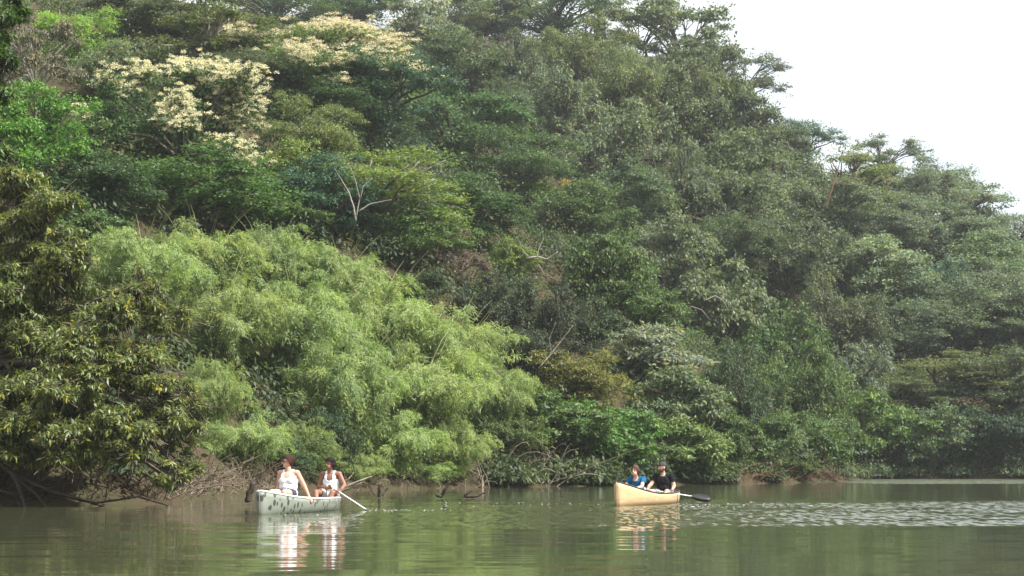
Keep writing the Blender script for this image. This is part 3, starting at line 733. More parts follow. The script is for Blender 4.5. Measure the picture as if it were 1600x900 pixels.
# ------------------------------------------------------------------ undergrowth: one mass of low leaves over the whole slope
_PX = np.arange(-80, 1700, 10.0); _YD = np.arange(36, 200, .25)
_G = shore_dist((_PX[:, None] - 800) / F_PX * _YD[None], np.broadcast_to(_YD, (len(_PX), len(_YD)))) > 0
_SD = _YD[_G.argmax(1)]
SHORE_Y = _SD
def undergrowth():
    rng = np.random.default_rng(77)
    n = 5200
    Yd = rng.uniform(38, 185, n); u = rng.uniform(-.36, .34, n); x = u * Yd
    d = shore_dist(x, Yd); keep = (d > .5) & (d < 85) & (rng.uniform(0, 1, n) < np.clip(Yd / 120, .35, 1)); x, Yd = x[keep][:1150], Yd[keep][:1150]
    # leaves that hang over the waterline
    pf = 760 + 900 * (np.repeat(rng.uniform(0, 1, 26), 12) + rng.normal(0, .012, 312)); pf = np.clip(pf, 760, 1660); pf = pf[(pf < 1125) | (pf > 1330) | (rng.uniform(0, 1, len(pf)) < .35)]
    yf = np.interp(pf, np.arange(-80, 1700, 10.0), SHORE_Y) + rng.uniform(-.3, 1.1, len(pf)); xf = (pf - 800) / F_PX * yf
    m0 = len(x); x = np.concatenate([x, xf]); Yd = np.concatenate([Yd, yf])
    z = np.maximum(ground(x, Yd), .1); k = len(x)
    r = rng.uniform(.9, 2.2, k); r[m0:] = rng.uniform(.45, 1.0, k - m0)
    C = np.stack([x, Yd, z + r * .35], -1); R = np.stack([r, r, r * rng.uniform(.6, 1.1, k)], -1)
    Vq, t = clump_leaves(rng, C, R, 205, .26, .11, .5, .7, shell=(.4, 1.1), lowcut=-.1)
    t = np.clip(t + np.repeat(rng.normal(0, .2, k), 205), 0, 1)
    o = link(bpy.data.objects.new('undergrowth', quads_mesh('undergrowth', Vq, M_LEAF, t)))
    o.color = (.050, .075, .029, 1)  # colour darkened so gaps between crowns read as deep shade
    tag(o, 'dense dark green undergrowth covering the slope between the trees', 'undergrowth', kind='stuff')
undergrowth()


# ------------------------------------------------------------------ dead wood, roots and brush along the waterline
def shore_depth(px): return float(np.interp(px, _PX, _SD))
def wood(name, label, cat, lines, depth, mat, n=7, base=None):
    """branches given as photo polylines [(px,py,r_m),...] that stand at a real depth"""
    p0 = at(lines[0][0][0], lines[0][0][1], depth); root = empty(name, p0); tag(root, label, cat)
    rng = np.random.default_rng(int(abs(p0.x) * 100) + len(lines))
    for i, ln in enumerate(lines):
        m_ = MB(); pts = []; rr = []
        dz = 0.0
        for j, (px, py, r_) in enumerate(ln):
            if (i or j) and len(lines) > 1: dz += rng.uniform(-.12, .12)
            pts.append(at(px, py, depth + dz) - p0); rr.append(r_)
        fine = []; fr = []
        for j in range(len(pts) - 1):
            for k in range(4):
                t = k / 4; fine.append(pts[j].lerp(pts[j + 1], t) + (Vector(rng.normal(0, rr[j] * .15, 3)) if k else Vector((0, 0, 0)))); fr.append(rr[j] * (1 - t) + rr[j + 1] * t)
        fine.append(pts[-1]); fr.append(rr[-1])
        m_.tube(fine, fr, n); m_.build('limb' if i == 0 else 'branch', mat, root)
    return root
wood('tree_stump', 'short dark stump leaning in the water left of the green canoe', 'stump', [[(388, 784, .085), (391, 768, .07), (396, 754, .06)]], 42, M_WETWOOD)
wood('driftwood_log', 'pale driftwood limbs rising from the bank right of the man in white', 'driftwood', [[(520, 775, .09), (545, 762, .07), (566, 755, .05)], [(525, 768, .06), (556, 754, .045), (582, 744, .02)], [(535, 760, .03), (545, 748, .025), (553, 738, .012)]], 60, M_DEAD)
wood('snag', 'forked dark twigs poking out of the water right of the green canoe paddle', 'snag', [[(592, 776, .05), (593, 764, .045), (593, 756, .03)], [(586, 774, .025), (581, 766, .02), (578, 758, .012)], [(598, 774, .025), (602, 767, .02), (606, 762, .012)]], 52, M_WETWOOD)
wood('snag', 'dark leaning stick with a pale foot in the water below the bamboo', 'snag', [[(689, 777, .04), (695, 765, .05), (703, 752, .035)], [(689, 776, .045), (684, 775, .04), (679, 773, .015)]], 51, M_WETWOOD)
wood('snag', 'dark bent branch lying on the water right of the leaning stick', 'snag', [[(738, 766, .02), (731, 770, .035), (726, 775, .045), (738, 776, .045), (750, 773, .03), (760, 768, .012)]], 51, M_WETWOOD)
wood('fallen_branch', 'dark bare branch dipping into the water under the overhanging tree', 'branch', [[(-30, 705, .09), (20, 740, .07), (38, 790, .04), (40, 800, .03)], [(20, 740, .05), (80, 768, .04), (150, 786, .03), (215, 776, .02), (262, 790, .01)], [(70, 765, .03), (120, 752, .02), (170, 762, .015)], [(10, 735, .04), (55, 772, .03), (78, 798, .015)], [(110, 778, .02), (165, 792, .015), (245, 797, .008)], [(-20, 760, .03), (20, 772, .025), (36, 799, .015)]], 41.2, M_WETWOOD)
wood('bare_branch', 'pale bare forked dead branch in front of the dark hollow', 'branch', [[(822, 403, 0.033), (840, 401, 0.039), (855, 405, 0.033), (872, 393, 0.014)], [(839, 401, 0.028), (842, 388, 0.019), (850, 372, 0.007)], [(826, 402, 0.022), (815, 388, 0.014), (812, 376, 0.006)], [(840, 412, 0.017), (847, 422, 0.017), (852, 430, 0.007)]], 79, M_PALEBARK)
wood('bare_branch', 'pale arched bare limb on the right slope above the silvery waterside tree', 'branch', [[(1100, 470, 0.028), (1118, 462, 0.028), (1130, 470, 0.022), (1140, 488, 0.008)], [(1078, 478, 0.022), (1096, 484, 0.022), (1110, 500, 0.011)]], 92, M_PALEBARK)
wood('dead_trunk', 'reddish leaning dead trunk below the right skyline', 'trunk', [[(1288, 330, 0.080), (1300, 295, 0.070), (1308, 270, 0.050), (1312, 255, 0.025)], [(1302, 290, 0.030), (1330, 278, 0.025), (1362, 282, 0.010)]], 120, M_REDBARK)
wood('dead_trunk', 'thin grey leaning dead trunk in the hollow left of the silvery waterside tree', 'trunk', [[(842, 575, 0.035), (862, 552, 0.030), (885, 522, 0.020), (896, 508, 0.010)], [(862, 552, 0.015), (858, 530, 0.010), (868, 505, 0.005)]], 82, M_DEAD)
wood('bare_limbs', 'pale bare limbs rising through the flat-topped light green crown', 'branch', [[(556, 345, 0.046), (553, 325, 0.041), (545, 300, 0.029), (530, 275, 0.017), (522, 262, 0.008)], [(556, 342, 0.033), (562, 310, 0.029), (556, 285, 0.021), (548, 262, 0.008)], [(560, 330, 0.029), (580, 318, 0.025), (612, 312, 0.013)], [(563, 310, 0.021), (568, 290, 0.017), (582, 278, 0.006)]], 79, M_PALEBARK)

def brush(name, label, cat, px0, px1, ht, n, seed, mat, arch=.5, back=1.6, thick=(.008, .022), z0=0.0):
    """tangle of many thin stems: too fine to pick apart, one part each thing"""
    rng = np.random.default_rng(seed); pc = (px0 + px1) / 2; yc = shore_depth(pc)
    p0 = Vector(((pc - 800) / F_PX * yc, yc, 0)); root = empty(name, p0); tag(root, label, cat)
    m_ = MB()
    for i in range(n):
        px = rng.uniform(px0, px1); Yd = shore_depth(px) + rng.uniform(-.35, back); x = (px - 800) / F_PX * Yd
        a = Vector((x, Yd, max(gz(x, Yd), -.15) + z0 * rng.uniform(0, 1))); Ln = rng.uniform(.4, 1.5) * ht
        b = a + Vector((rng.normal(0, .8) * Ln, rng.normal(-.2, .4) * Ln, rng.uniform(.1, 1.0) * Ln - .2 * z0))
        pts = curve(a, b, Vector((rng.normal(0, .2), rng.normal(0, .2), arch * Ln * rng.uniform(.1, 1))), 6)
        r_ = rng.uniform(*thick)
        m_.tube([p + Vector(rng.normal(0, .02, 3)) - p0 for p in pts], np.linspace(r_, r_ * .4, 7), 4, cap=False)
    m_.build('stems', mat, root)['kind'] = 'stuff'
brush('brush_heap', 'heap of dry pale brushwood on the bank behind the green canoe', 'brushwood', 265, 475, .9, 520, 1, M_DRYTWIG, .5, 3.2)
brush('root_tangle', 'tangle of grey arching roots at the waterline right of the bamboo', 'roots', 752, 880, 1.35, 120, 2, M_DEAD, .9, 1.2, (.012, .04))
brush('brush_heap', 'reddish brown dry brush along the bank right of the tan canoe', 'brushwood', 1110, 1320, .9, 240, 3, principled('red_brush', (.21, .125, .085), .9, .5, 1.5, 0, 1, .1), .5, 2.2, (.012, .03))
brush('brush_heap', 'dark brown twigs along the bank under the overhanging tree', 'brushwood', -40, 250, .8, 240, 4, principled('dark_brush', (.10, .07, .05), .9, .5, 1.5, 0, 1, .1), .4, 1.4, (.006, .018))
brush('brush_heap', 'brown dry stems at the foot of the bamboo above the waterline', 'brushwood', 540, 745, .6, 90, 5, M_DRYTWIG, .6, 1.0, (.008, .02))
brush('brush_heap', 'grey brown twigs along the shore of the cove', 'brushwood', 1345, 1640, .7, 110, 6, M_DRYTWIG, .5, 1.5, (.012, .03))

# ------------------------------------------------------------------ canoes
def canoe(name, label, bow, ang, Lc, hull_mat, rim_mat, in_mat, stem_mat, zb, zm, zs, seats):
    a = math.radians(ang); Fw = Vector((-math.sin(a), -math.cos(a), 0)); c = Vector((bow[0], bow[1], 0)) - Fw * (Lc / 2)
    root = empty(name, c, math.atan2(Fw.y, Fw.x)); tag(root, label, 'canoe')
    def beam(t): return .43 * max(1 - abs(t) ** 2.3, 0) ** .78 + .012
    def zg(t): return zm + (zb - zm) * max(t, 0) ** 2.0 + (zs - zm) * max(-t, 0) ** 2.0
    S, U = 40, 9; vs_, fs_ = [], []
    for i in range(S + 1):
        t = -1 + 2 * i / S; t = math.copysign(abs(t) ** .85, t)
        b = beam(t); kz = -.12 + .07 * abs(t) ** 5; row = []
        for j in range(-U, U + 1):
            u = abs(j) / U
            y = math.copysign(b * (1 - (1 - u) ** 2.6), j); z = kz + (zg(t) - kz) * u ** 1.7
            x = t * Lc / 2 + (.035 * math.sin(u * 3) - .05 * (1 - u)) * (1 if t > 0 else -1) * abs(t) ** 8
            row.append((x, y, z))
        vs_ += row
    W = 2 * U + 1
    for i in range(S):
        for j in range(W - 1):
            fs_.append((i * W + j, (i + 1) * W + j, (i + 1) * W + j + 1, i * W + j + 1))
    m_ = MB(); m_.add(vs_, fs_); hull = m_.build('hull', [hull_mat, in_mat], root)
    md = hull.modifiers.new('thick', 'SOLIDIFY'); md.thickness = .012; md.offset = -1
    hull.data.update()
    for sgn in (-1, 1):
        g = MB(); pts = [Vector(vs_[i * W + (0 if sgn < 0 else W - 1)]) + Vector((0, 0, .006)) for i in range(S + 1)]
        pts = [p + Vector((0, sgn * .006, .004)) for p in pts]; g.tube(pts, .019, 8); g.build('gunwale', rim_mat, root)
    for sgn in (-1, 1):
        d = MB(); tip = sgn * Lc / 2 * .985; e = sgn * (Lc / 2 - .42); te = e / (Lc / 2)
        zz = zg(te) - .004; zt = zg(sgn * .985) - .002
        d.add([(tip, 0, zt), (e, beam(te) * .96, zz), (e, -beam(te) * .96, zz), (tip, 0, zt - .02), (e, beam(te) * .96, zz - .02), (e, -beam(te) * .96, zz - .02)],
              [(0, 1, 2), (5, 4, 3), (0, 3, 4, 1), (1, 4, 5, 2), (2, 5, 3, 0)]); d.build('deck_plate', rim_mat, root, smooth=False)
        st = MB(); col_ = [Vector(vs_[(S if sgn > 0 else 0) * W + U + k]) + Vector((sgn * .006, 0, 0)) for k in range(U + 1)]
        for p in col_: p.y = 0
        st.tube(col_, .010, 6); st.build('stem_band', stem_mat, hull)
    for sx, sz in seats:
        q = MB(); b = beam(sx / (Lc / 2)) * .92; q.box((sx, 0, sz - .015), (.13, b, .015)); q.build('seat', M_SEAT, root, smooth=False)
    q = MB(); q.tube([(-.35, -beam(.1) * .99, zm - .03), (-.35, 0, zm - .035), (-.35, beam(.1) * .99, zm - .03)], .02, 8); q.build('thwart', M_SEAT, root)
    fl = MB(); P = []; 
    for i in range(4, S - 3):
        t = -1 + 2 * i / S; t = math.copysign(abs(t) ** .85, t); kz = -.12 + .07 * abs(t) ** 5; u = max((.035 - kz), 0) / (zg(t) - kz); u = u ** (1 / 1.7)
        y = beam(t) * (1 - (1 - u) ** 2.6) - .006; P.append((t * Lc / 2, y))
    fl.add([(x, y, .035) for x, y in P] + [(x, -y, .035) for x, y in P], [(k, k + 1, len(P) + k + 1, len(P) + k) for k in range(len(P) - 1)])
    fl.build('floor', in_mat, root, smooth=False)
    return root
M_SEAT = principled('seat_slats', (.20, .15, .10), .7, .3, 8)
def spotted():
    m_, t, o_ = mat_new('spotted_green_paint'); n = t.nodes; l = t.links
    p = n.new('ShaderNodeBsdfPrincipled'); p.inputs['Roughness'].default_value = .45
    tcn = n.new('ShaderNodeTexCoord'); mpp = n.new('ShaderNodeMapping'); mpp.inputs['Scale'].default_value = (6.5, 1.2, 4.2); mpp.inputs['Rotation'].default_value = (0, .5, 0)
    l.new(tcn.outputs['Object'], mpp.inputs['Vector'])
    v = n.new('ShaderNodeTexVoronoi'); v.inputs['Scale'].default_value = 1.35; v.inputs['Randomness'].default_value = .9; l.new(mpp.outputs['Vector'], v.inputs['Vector'])
    r1 = n.new('ShaderNodeValToRGB'); r1.color_ramp.elements[0].position = .33; r1.color_ramp.elements[0].color = (1, 1, 1, 1); r1.color_ramp.elements[1].position = .39; r1.color_ramp.elements[1].color = (0, 0, 0, 1)
    l.new(v.outputs['Distance'], r1.inputs['Fac'])
    z = n.new('ShaderNodeTexNoise'); z.inputs['Scale'].default_value = 5; l.new(tcn.outputs['Object'], z.inputs['Vector'])
    r2 = n.new('ShaderNodeValToRGB'); r2.color_ramp.elements[0].color = (.155, .172, .138, 1); r2.color_ramp.elements[1].color = (.235, .255, .21, 1); l.new(z.outputs['Fac'], r2.inputs['Fac'])
    mx_ = n.new('ShaderNodeMix'); mx_.data_type = 'RGBA'; mx_.inputs['B'].default_value = (.045, .052, .04, 1)
    l.new(r1.outputs['Color'], mx_.inputs['Factor']); l.new(r2.outputs['Color'], mx_.inputs['A']); l.new(mx_.outputs['Result'], p.inputs['Base Color'])
    l.new(p.outputs['BSDF'], o_.inputs['Surface']); return m_
def worn(name, col, stain, rough=.45):
    m_, t, o_ = mat_new(name); n = t.nodes; l = t.links
    p = n.new('ShaderNodeBsdfPrincipled'); p.inputs['Roughness'].default_value = rough
    tcn = n.new('ShaderNodeTexCoord'); sp = n.new('ShaderNodeSeparateXYZ'); l.new(tcn.outputs['Object'], sp.inputs[0])
    mpp = n.new('ShaderNodeMapping'); mpp.inputs['Scale'].default_value = (1.2, 1, 7); mpp.inputs['Rotation'].default_value = (0, .12, 0); l.new(tcn.outputs['Object'], mpp.inputs[0])
    z = n.new('ShaderNodeTexNoise'); z.inputs['Scale'].default_value = 4; z.inputs['Detail'].default_value = 8; z.inputs['Roughness'].default_value = .7; l.new(mpp.outputs[0], z.inputs[0])
    r = n.new('ShaderNodeValToRGB'); r.color_ramp.elements[0].position = .38; r.color_ramp.elements[1].position = .62
    r.color_ramp.elements[0].color = (*[c * .78 for c in col], 1); r.color_ramp.elements[1].color = (*[min(c * 1.08, 1) for c in col], 1); l.new(z.outputs['Fac'], r.inputs[0])
    ad = n.new('ShaderNodeMath'); ad.operation = 'MULTIPLY_ADD'; ad.inputs[1].default_value = -.12; l.new(z.outputs['Fac'], ad.inputs[0]); l.new(sp.outputs['Z'], ad.inputs[2])
    mr = n.new('ShaderNodeMapRange'); mr.inputs['From Min'].default_value = -.03; mr.inputs['From Max'].default_value = .035; mr.inputs['To Min'].default_value = .75; mr.inputs['To Max'].default_value = 0; l.new(ad.outputs[0], mr.inputs[0])
    mx_ = n.new('ShaderNodeMix'); mx_.data_type = 'RGBA'; mx_.inputs['B'].default_value = (*stain, 1)
    l.new(mr.outputs[0], mx_.inputs['Factor']); l.new(r.outputs[0], mx_.inputs['A']); l.new(mx_.outputs['Result'], p.inputs['Base Color'])
    l.new(p.outputs['BSDF'], o_.inputs['Surface']); return m_
M_TAN = worn('tan_hull', (.54, .385, .21), (.27, .18, .09))
c1 = canoe('canoe', 'pale green canoe with dark painted spots and white rim', (-4.80, 34.3), 12.6, 4.7, spotted(), principled('white_rim', (.70, .71, .68), .5), principled('grey_inside', (.25, .27, .24), .6), principled('worn_stem', (.13, .15, .12), .6), .44, .255, .225, [(.75, .235), (-1.95, .215)])
c2 = canoe('canoe', 'tan canoe with black rim and high pointed bow', (2.416, 41.5), 22, 4.7, M_TAN, principled('black_rim', (.03, .03, .03), .5), principled('tan_inside', (.40, .29, .17), .6), principled('tan_stem', (.50, .34, .18), .5), .545, .25, .30, [(.75, .13), (-1.3, .125)])
# dark seam on the tan hull, towards the stern
sm = MB(); sm.tube([(-1.05, .424, .225), (-1.06, .43, .12), (-1.08, .40, .02)], .009, 6); sm.build('seam_mark', principled('seam_dark', (.16, .11, .07), .7), [c for c in c2.children if c.name.startswith('hull')][0])

# ------------------------------------------------------------------ people
def capsule(mb_, p0, p1, r0, r1, n=12):
    p0, p1 = Vector(p0), Vector(p1); t = (p1 - p0); Ld = t.length; t = t / max(Ld, 1e-6)
    pts, rr = [], []
    for k in (-.98, -.8, -.45): pts.append(p0 + t * r0 * k); rr.append(r0 * math.sqrt(1 - k * k))
    for k in range(5): q = k / 4; pts.append(p0.lerp(p1, q)); rr.append(r0 * (1 - q) + r1 * q)
    for k in (.45, .8, .98): pts.append(p1 + t * r1 * k); rr.append(r1 * math.sqrt(1 - k * k))
    mb_.tube(pts, rr, n)
def ellipsoid(mb_, c, ax, nu=16, nv=10):
    c = Vector(c); ax = [Vector(a) for a in ax]; vs_ = []
    for i in range(1, nv):
        th = math.pi * i / nv
        for j in range(nu):
            ph = 2 * math.pi * j / nu
            vs_.append(c + ax[0] * math.sin(th) * math.cos(ph) + ax[1] * math.sin(th) * math.sin(ph) + ax[2] * math.cos(th))
    vs_ += [c + ax[2], c - ax[2]]; k = len(vs_)
    fs_ = [(i * nu + j, (i + 1) * nu + j, (i + 1) * nu + (j + 1) % nu, i * nu + (j + 1) % nu) for i in range(nv - 2) for j in range(nu)]
    fs_ += [(j, (j + 1) % nu, k - 2) for j in range(nu)][::1] + [((nv - 2) * nu + (j + 1) % nu, (nv - 2) * nu + j, k - 1) for j in range(nu)]
    fs_ = [f if len(f) == 4 else f for f in fs_]
    mb_.add(vs_, fs_)

def remeshed(mb_, voxel, smooth=3):
    import bmesh
    me_ = bpy.data.meshes.new('tmp'); me_.from_pydata(mb_.v, [], mb_.f)
    bm = bmesh.new(); bm.from_mesh(me_); bmesh.ops.recalc_face_normals(bm, faces=bm.faces); bm.to_mesh(me_); bm.free()
    o = bpy.data.objects.new('tmp', me_); COL.objects.link(o)
    md = o.modifiers.new('r', 'REMESH'); md.mode = 'VOXEL'; md.voxel_size = voxel; md.adaptivity = 0
    m2 = o.modifiers.new('s', 'SMOOTH'); m2.factor = .5; m2.iterations = smooth
    dg = bpy.context.evaluated_depsgraph_get()
    r = bpy.data.meshes.new_from_object(o.evaluated_get(dg), depsgraph=dg)
    bpy.data.objects.remove(o); bpy.data.meshes.remove(me_)
    return r

def submesh(name, me_, keep, offset, mat, parent, noise=0.0, seed=0):
    """clothing or hair: a copy of part of the body surface, moved out along its normals"""
    nv = len(me_.vertices); co = np.empty(nv * 3, np.float32); me_.vertices.foreach_get('co', co); co = co.reshape(-1, 3)
    no = np.empty(nv * 3, np.float32); me_.vertex_normals.foreach_get('vector', no); no = no.reshape(-1, 3)
    off = offset(co) if callable(offset) else np.full(nv, offset)
    if noise: 
        rng = np.random.default_rng(seed); k = rng.normal(size=(6, 3)) * 45; off = off + noise * np.sin(co @ k.T + rng.uniform(0, 6, 6)).mean(1)
    co = co + no * off[:, None]
    F_ = [tuple(p.vertices) for p, k in zip(me_.polygons, keep) if k]
    used = sorted({i for f in F_ for i in f}); mp_ = {v: i for i, v in enumerate(used)}
    m_ = MB(); m_.add(co[used], [tuple(mp_[i] for i in f) for f in F_])
    o = m_.build(name, mat, parent); md = o.modifiers.new('thick', 'SOLIDIFY'); md.thickness = .006; md.offset = -1
    return o

def hand(mb_, wrist, f, n, curl, side):
    """wrist point, finger direction f, palm normal n (towards what is held), curl per joint (rad), side +1: thumb on s side"""
    f = Vector(f).normalized(); n = Vector(n); n = (n - f * n.dot(f)).normalized(); s_ = f.cross(n) * side
    wrist = Vector(wrist); pc = wrist + f * .05
    ellipsoid(mb_, pc, [f * .052, s_ * .042, n * .017])
    for k, (o_, ln) in enumerate([(.030, .9), (.010, 1.0), (-.010, .94), (-.029, .75)]):
        p = pc + f * .042 + s_ * o_; d = f + s_ * o_ * 3; d.normalize(); a = 0.0
        for seg, l0 in enumerate((.040, .026, .021)):
            a += curl * (.8 if seg == 0 else 1.0)
            dd = d * math.cos(a) + n * math.sin(a); q = p + dd * l0 * ln
            capsule(mb_, p, q, .0098 - seg * .0008, .0092 - seg * .0008, 8); p = q
    p = wrist + f * .022 + s_ * .032
    for seg, l0 in enumerate((.038, .028)):
        dd = (f * .65 + s_ * (.75 - .5 * seg) + n * (.35 + .9 * curl * (seg + .5))).normalized(); q = p + dd * l0
        capsule(mb_, p, q, .0115 - seg * .0012, .0100 - seg * .001, 8); p = q

def person(label, canoe_root, seat, J, build, mats):
    """joint positions J in the canoe's frame (x forward, y left, z up) relative to the seat"""
    rz = canoe_root.rotation_euler.z; R = Matrix.Rotation(rz, 3, 'Z')
    root = empty('person', canoe_root.location + R @ Vector(seat), rz); tag(root, label, 'person')
    V_ = {k: Vector(v) for k, v in J.items()}
    wd, th = build['width'], build['thick']
    mb_ = MB(); groups = []
    def cap(g, a, b, r0, r1): capsule(mb_, a, b, r0, r1); groups.append((g, Vector(a), Vector(b), r0, r1))
    hip, ch, nk, hd = V_['hip'], V_['chest'], V_['neck'], V_['head']; S_ = V_.get('side', Vector((0, 1, 0))).normalized()
    spine = (nk - hip).normalized(); fw = S_.cross(spine).normalized()
    # trunk of the body: stacked ellipsoids
    ellipsoid(mb_, hip, [fw * .125 * th, S_ * .175 * wd, spine * .13]); groups.append(('pelvis', hip - S_ * .09, hip + S_ * .09, .11 * th, .11 * th))
    belly = hip.lerp(ch, .48) + fw * .01
    ellipsoid(mb_, belly, [fw * .118 * th, S_ * .150 * wd, spine * .17]); groups.append(('torso', belly - S_ * .05, belly + S_ * .05, .11 * th, .11 * th))
    ellipsoid(mb_, ch, [fw * .122 * th, S_ * .168 * wd, spine * .18]); groups.append(('torso', ch - S_ * .06, ch + S_ * .06, .11 * th, .11 * th))
    if build.get('bust'):
        for s in (-1, 1): ellipsoid(mb_, ch + fw * .085 * th + S_ * s * .075 - spine * .02, [fw * .065, S_ * .072, spine * .070])
    shl, shr = V_['shl'], V_['shr']
    cap('torso', shl, shr, .062, .062); cap('torso', ch + spine * .06, nk, .10, .062)
    cap('neck', nk - spine * .02, hd - Vector((0, 0, .05)), .056 * th ** .5, .050)
    fc = V_['face'].normalized(); up = Vector((0, 0, 1)); sd2 = up.cross(fc).normalized(); k = build.get('head', 1.0)
    ellipsoid(mb_, hd + up * .022 * k - fc * .012, [fc * .098 * k, sd2 * .076 * k, up * .108 * k]); groups.append(('head', hd + up * .02, hd - up * .02, .085, .085))
    ellipsoid(mb_, hd + fc * .030 * k - up * .058 * k, [fc * .064 * k, sd2 * .056 * k, up * .062 * k])
    capsule(mb_, hd + fc * .085 * k + up * .012, hd + fc * .108 * k - up * .026, .010, .014, 8)
    for s in (-1, 1):
        ellipsoid(mb_, hd + sd2 * s * .078 * k - fc * .012 - up * .004, [fc * .020, sd2 * s * .010, up * .032], 10, 6)
        ellipsoid(mb_, hd + fc * .074 * k + sd2 * s * .03 + up * .026, [fc * .022, sd2 * .026, up * .011], 10, 6)
    a = build['arm']
    for s, q in (('l', shl), ('r', shr)):
        el, ha = V_['el' + s], V_['ha' + s]
        cap('uarm_' + s, q, el, .056 * a, .044 * a); cap('farm_' + s, el, ha, .043 * a, .029 * a)
        hand(mb_, ha, V_['hf' + s], V_['hn' + s], J_CURL[build['curl'][0 if s == 'l' else 1]], (1 if s == 'l' else -1) * build.get('flip', 1))
        kn, an = V_['kn' + s], V_['an' + s]; hj = hip + S_ * (.095 if s == 'l' else -.095) + fw * .02
        cap('thigh_' + s, hj, kn, .092 * th, .062 * th ** .5); cap('shin_' + s, kn, an, .058, .040)
        ft = (an - Vector((0, 0, .03))); cap('foot', ft, ft + Vector((.15, 0, -.02)), .038, .028)
    body = remeshed(mb_, .0075, 3)
    fcn = np.empty(len(body.polygons) * 3); body.polygons.foreach_get('center', fcn); fcn = fcn.reshape(-1, 3)
    names = []; best = None
    D_ = []
    for g, p0, p1, r0, r1 in groups:
        p0n, p1n = np.array(p0), np.array(p1); ab = p1n - p0n; t = np.clip((fcn - p0n) @ ab / max(ab @ ab, 1e-9), 0, 1)
        D_.append((np.linalg.norm(fcn - p0n - t[:, None] * ab, axis=1) - (r0 + (r1 - r0) * t), t)); names.append(g)
    gi = np.argmin(np.stack([d for d, t in D_]), 0); tt = np.stack([t for d, t in D_])[gi, np.arange(len(fcn))]
    gn = np.array(names)[gi]
    rel = fcn - np.array(nk); zs = rel @ np.array(spine); ys = rel @ np.array(S_); xs = rel @ np.array(fw)
    hr = fcn - np.array(hd); hx, hy, hz_ = hr @ np.array(fc), hr @ np.array(sd2), hr @ np.array(up)
    mi = np.zeros(len(fcn), np.int32)
    ishead = np.linalg.norm(hr * np.array([1, 1, .85]), axis=1) < .135
    for s in (-1, 1): mi[ishead & (hx > .05) & (np.hypot(hy - s * .031, (hz_ - .008) * 1.9) < .0135)] = 1
    mi[ishead & (hx > .05) & (np.hypot(hy * .55, hz_ + .062) < .0125)] = 2
    for s in (-1, 1): mi[ishead & (hx > .04) & (np.hypot((hy - s * .033) * .5, hz_ - .033) < .0085)] = 3
    if build.get('beard'): mi[ishead & (hz_ < -.035) & (hx > -.01) & (np.hypot(hy * .5, hz_ + .062) > .013) & (hz_ > -.125)] = 3
    for m_ in mats['body']: body.materials.append(m_)
    body.polygons.foreach_set('material_index', mi); body.polygons.foreach_set('use_smooth', [True] * len(fcn))
    body.name = 'body'; link(bpy.data.objects.new('body', body), root)
    return dict(root=root, body=body, gn=gn, t=tt, xs=xs, ys=ys, zs=zs, hx=hx, hy=hy, hz=hz_, head=ishead, hd=hd, fc=fc, sd=sd2, up=up, fcn=fcn, hip=hip)
J_CURL = {'flat': .22, 'grip': 1.25, 'relaxed': .45}
def skin(name, c): return principled(name, c, .5, .10, 14, 0, 1, .35)
M_DARKEYE = principled('eye_dark', (.02, .015, .012), .3); 
def lips(c): return principled('lips', c, .5)
def hairm(name, c): return principled(name, c, .7, .5, 60, .4, 120, .12)

# -- woman in the bow of the green canoe
sk = skin('fair_tanned_skin', (.56, .315, .225)); hair = hairm('auburn_hair', (.055, .022, .014))
W1 = person('woman in white tank top and sunglasses in the bow of the green canoe', c1, (.75, 0, .245), dict(
    hip=(0, 0, .11), chest=(-.02, .0, .40), neck=(-.01, 0, .575), head=(.01, -.012, .755), face=(.45, -.9, .02), shl=(-.02, .175, .535), shr=(-.02, -.175, .535),
    ell=(-.10, .30, .27), hal=(-.12, .385, .085), hfl=(.1, .55, -.62), hnl=(-.1, -.5, -.75), elr=(-.12, -.245, .27), har=(.02, -.255, .05), hfr=(.5, 0, -.7), hnr=(-.3, .4, -.6),
    knl=(.46, .085, .15), knr=(.46, -.17, .155), anl=(.60, .10, -.17), anr=(.60, -.15, -.17)),
    dict(width=1.17, thick=1.2, bust=True, arm=1.10, curl=('relaxed', 'flat'), head=1.06), dict(body=[sk, M_DARKEYE, lips((.42, .16, .13)), hair]))
def clothe_tank(P, m_, strap=(.060, .115), scoop=.15, back=.10, low=-.62):
    z, y, x = P['zs'], P['ys'], P['xs']
    k = np.isin(P['gn'], ['torso', 'pelvis']) & (z > low)
    side = np.abs(y) > .165 - np.clip((z + .17) * .45, 0, .06)
    side &= z > -.17
    strap_ok = (np.abs(y) > strap[0]) & (np.abs(y) < strap[1])
    neckcut = np.where(x > -.02, z > -scoop + (np.abs(y) / .09) ** 2 * .05, z > -back)
    k &= ~side & (strap_ok | ~neckcut)
    k &= ~((np.abs(y) >= strap[1]) & (z > -.14))
    return submesh('tank_top', P['body'], k, .012, m_, P['root'], .009, 3)
M_WHITECLOTH = principled('white_cotton', (.78, .78, .80), .85, .06, 10, .2, 14, .1)
clothe_tank(W1, M_WHITECLOTH, low=-.50)
def clothe_shorts(P, m_, upto=.55, name='shorts', off=.014, zmax=-.36):
    k = (np.isin(P['gn'], ['pelvis']) & (P['zs'] < zmax)) | (np.isin(P['gn'], ['thigh_l', 'thigh_r']) & (P['t'] < upto))
    return submesh(name, P['body'], k, off, m_, P['root'], .004, 5)
clothe_shorts(W1, principled('dark_denim', (.035, .045, .075), .85, .3, 20), .50)
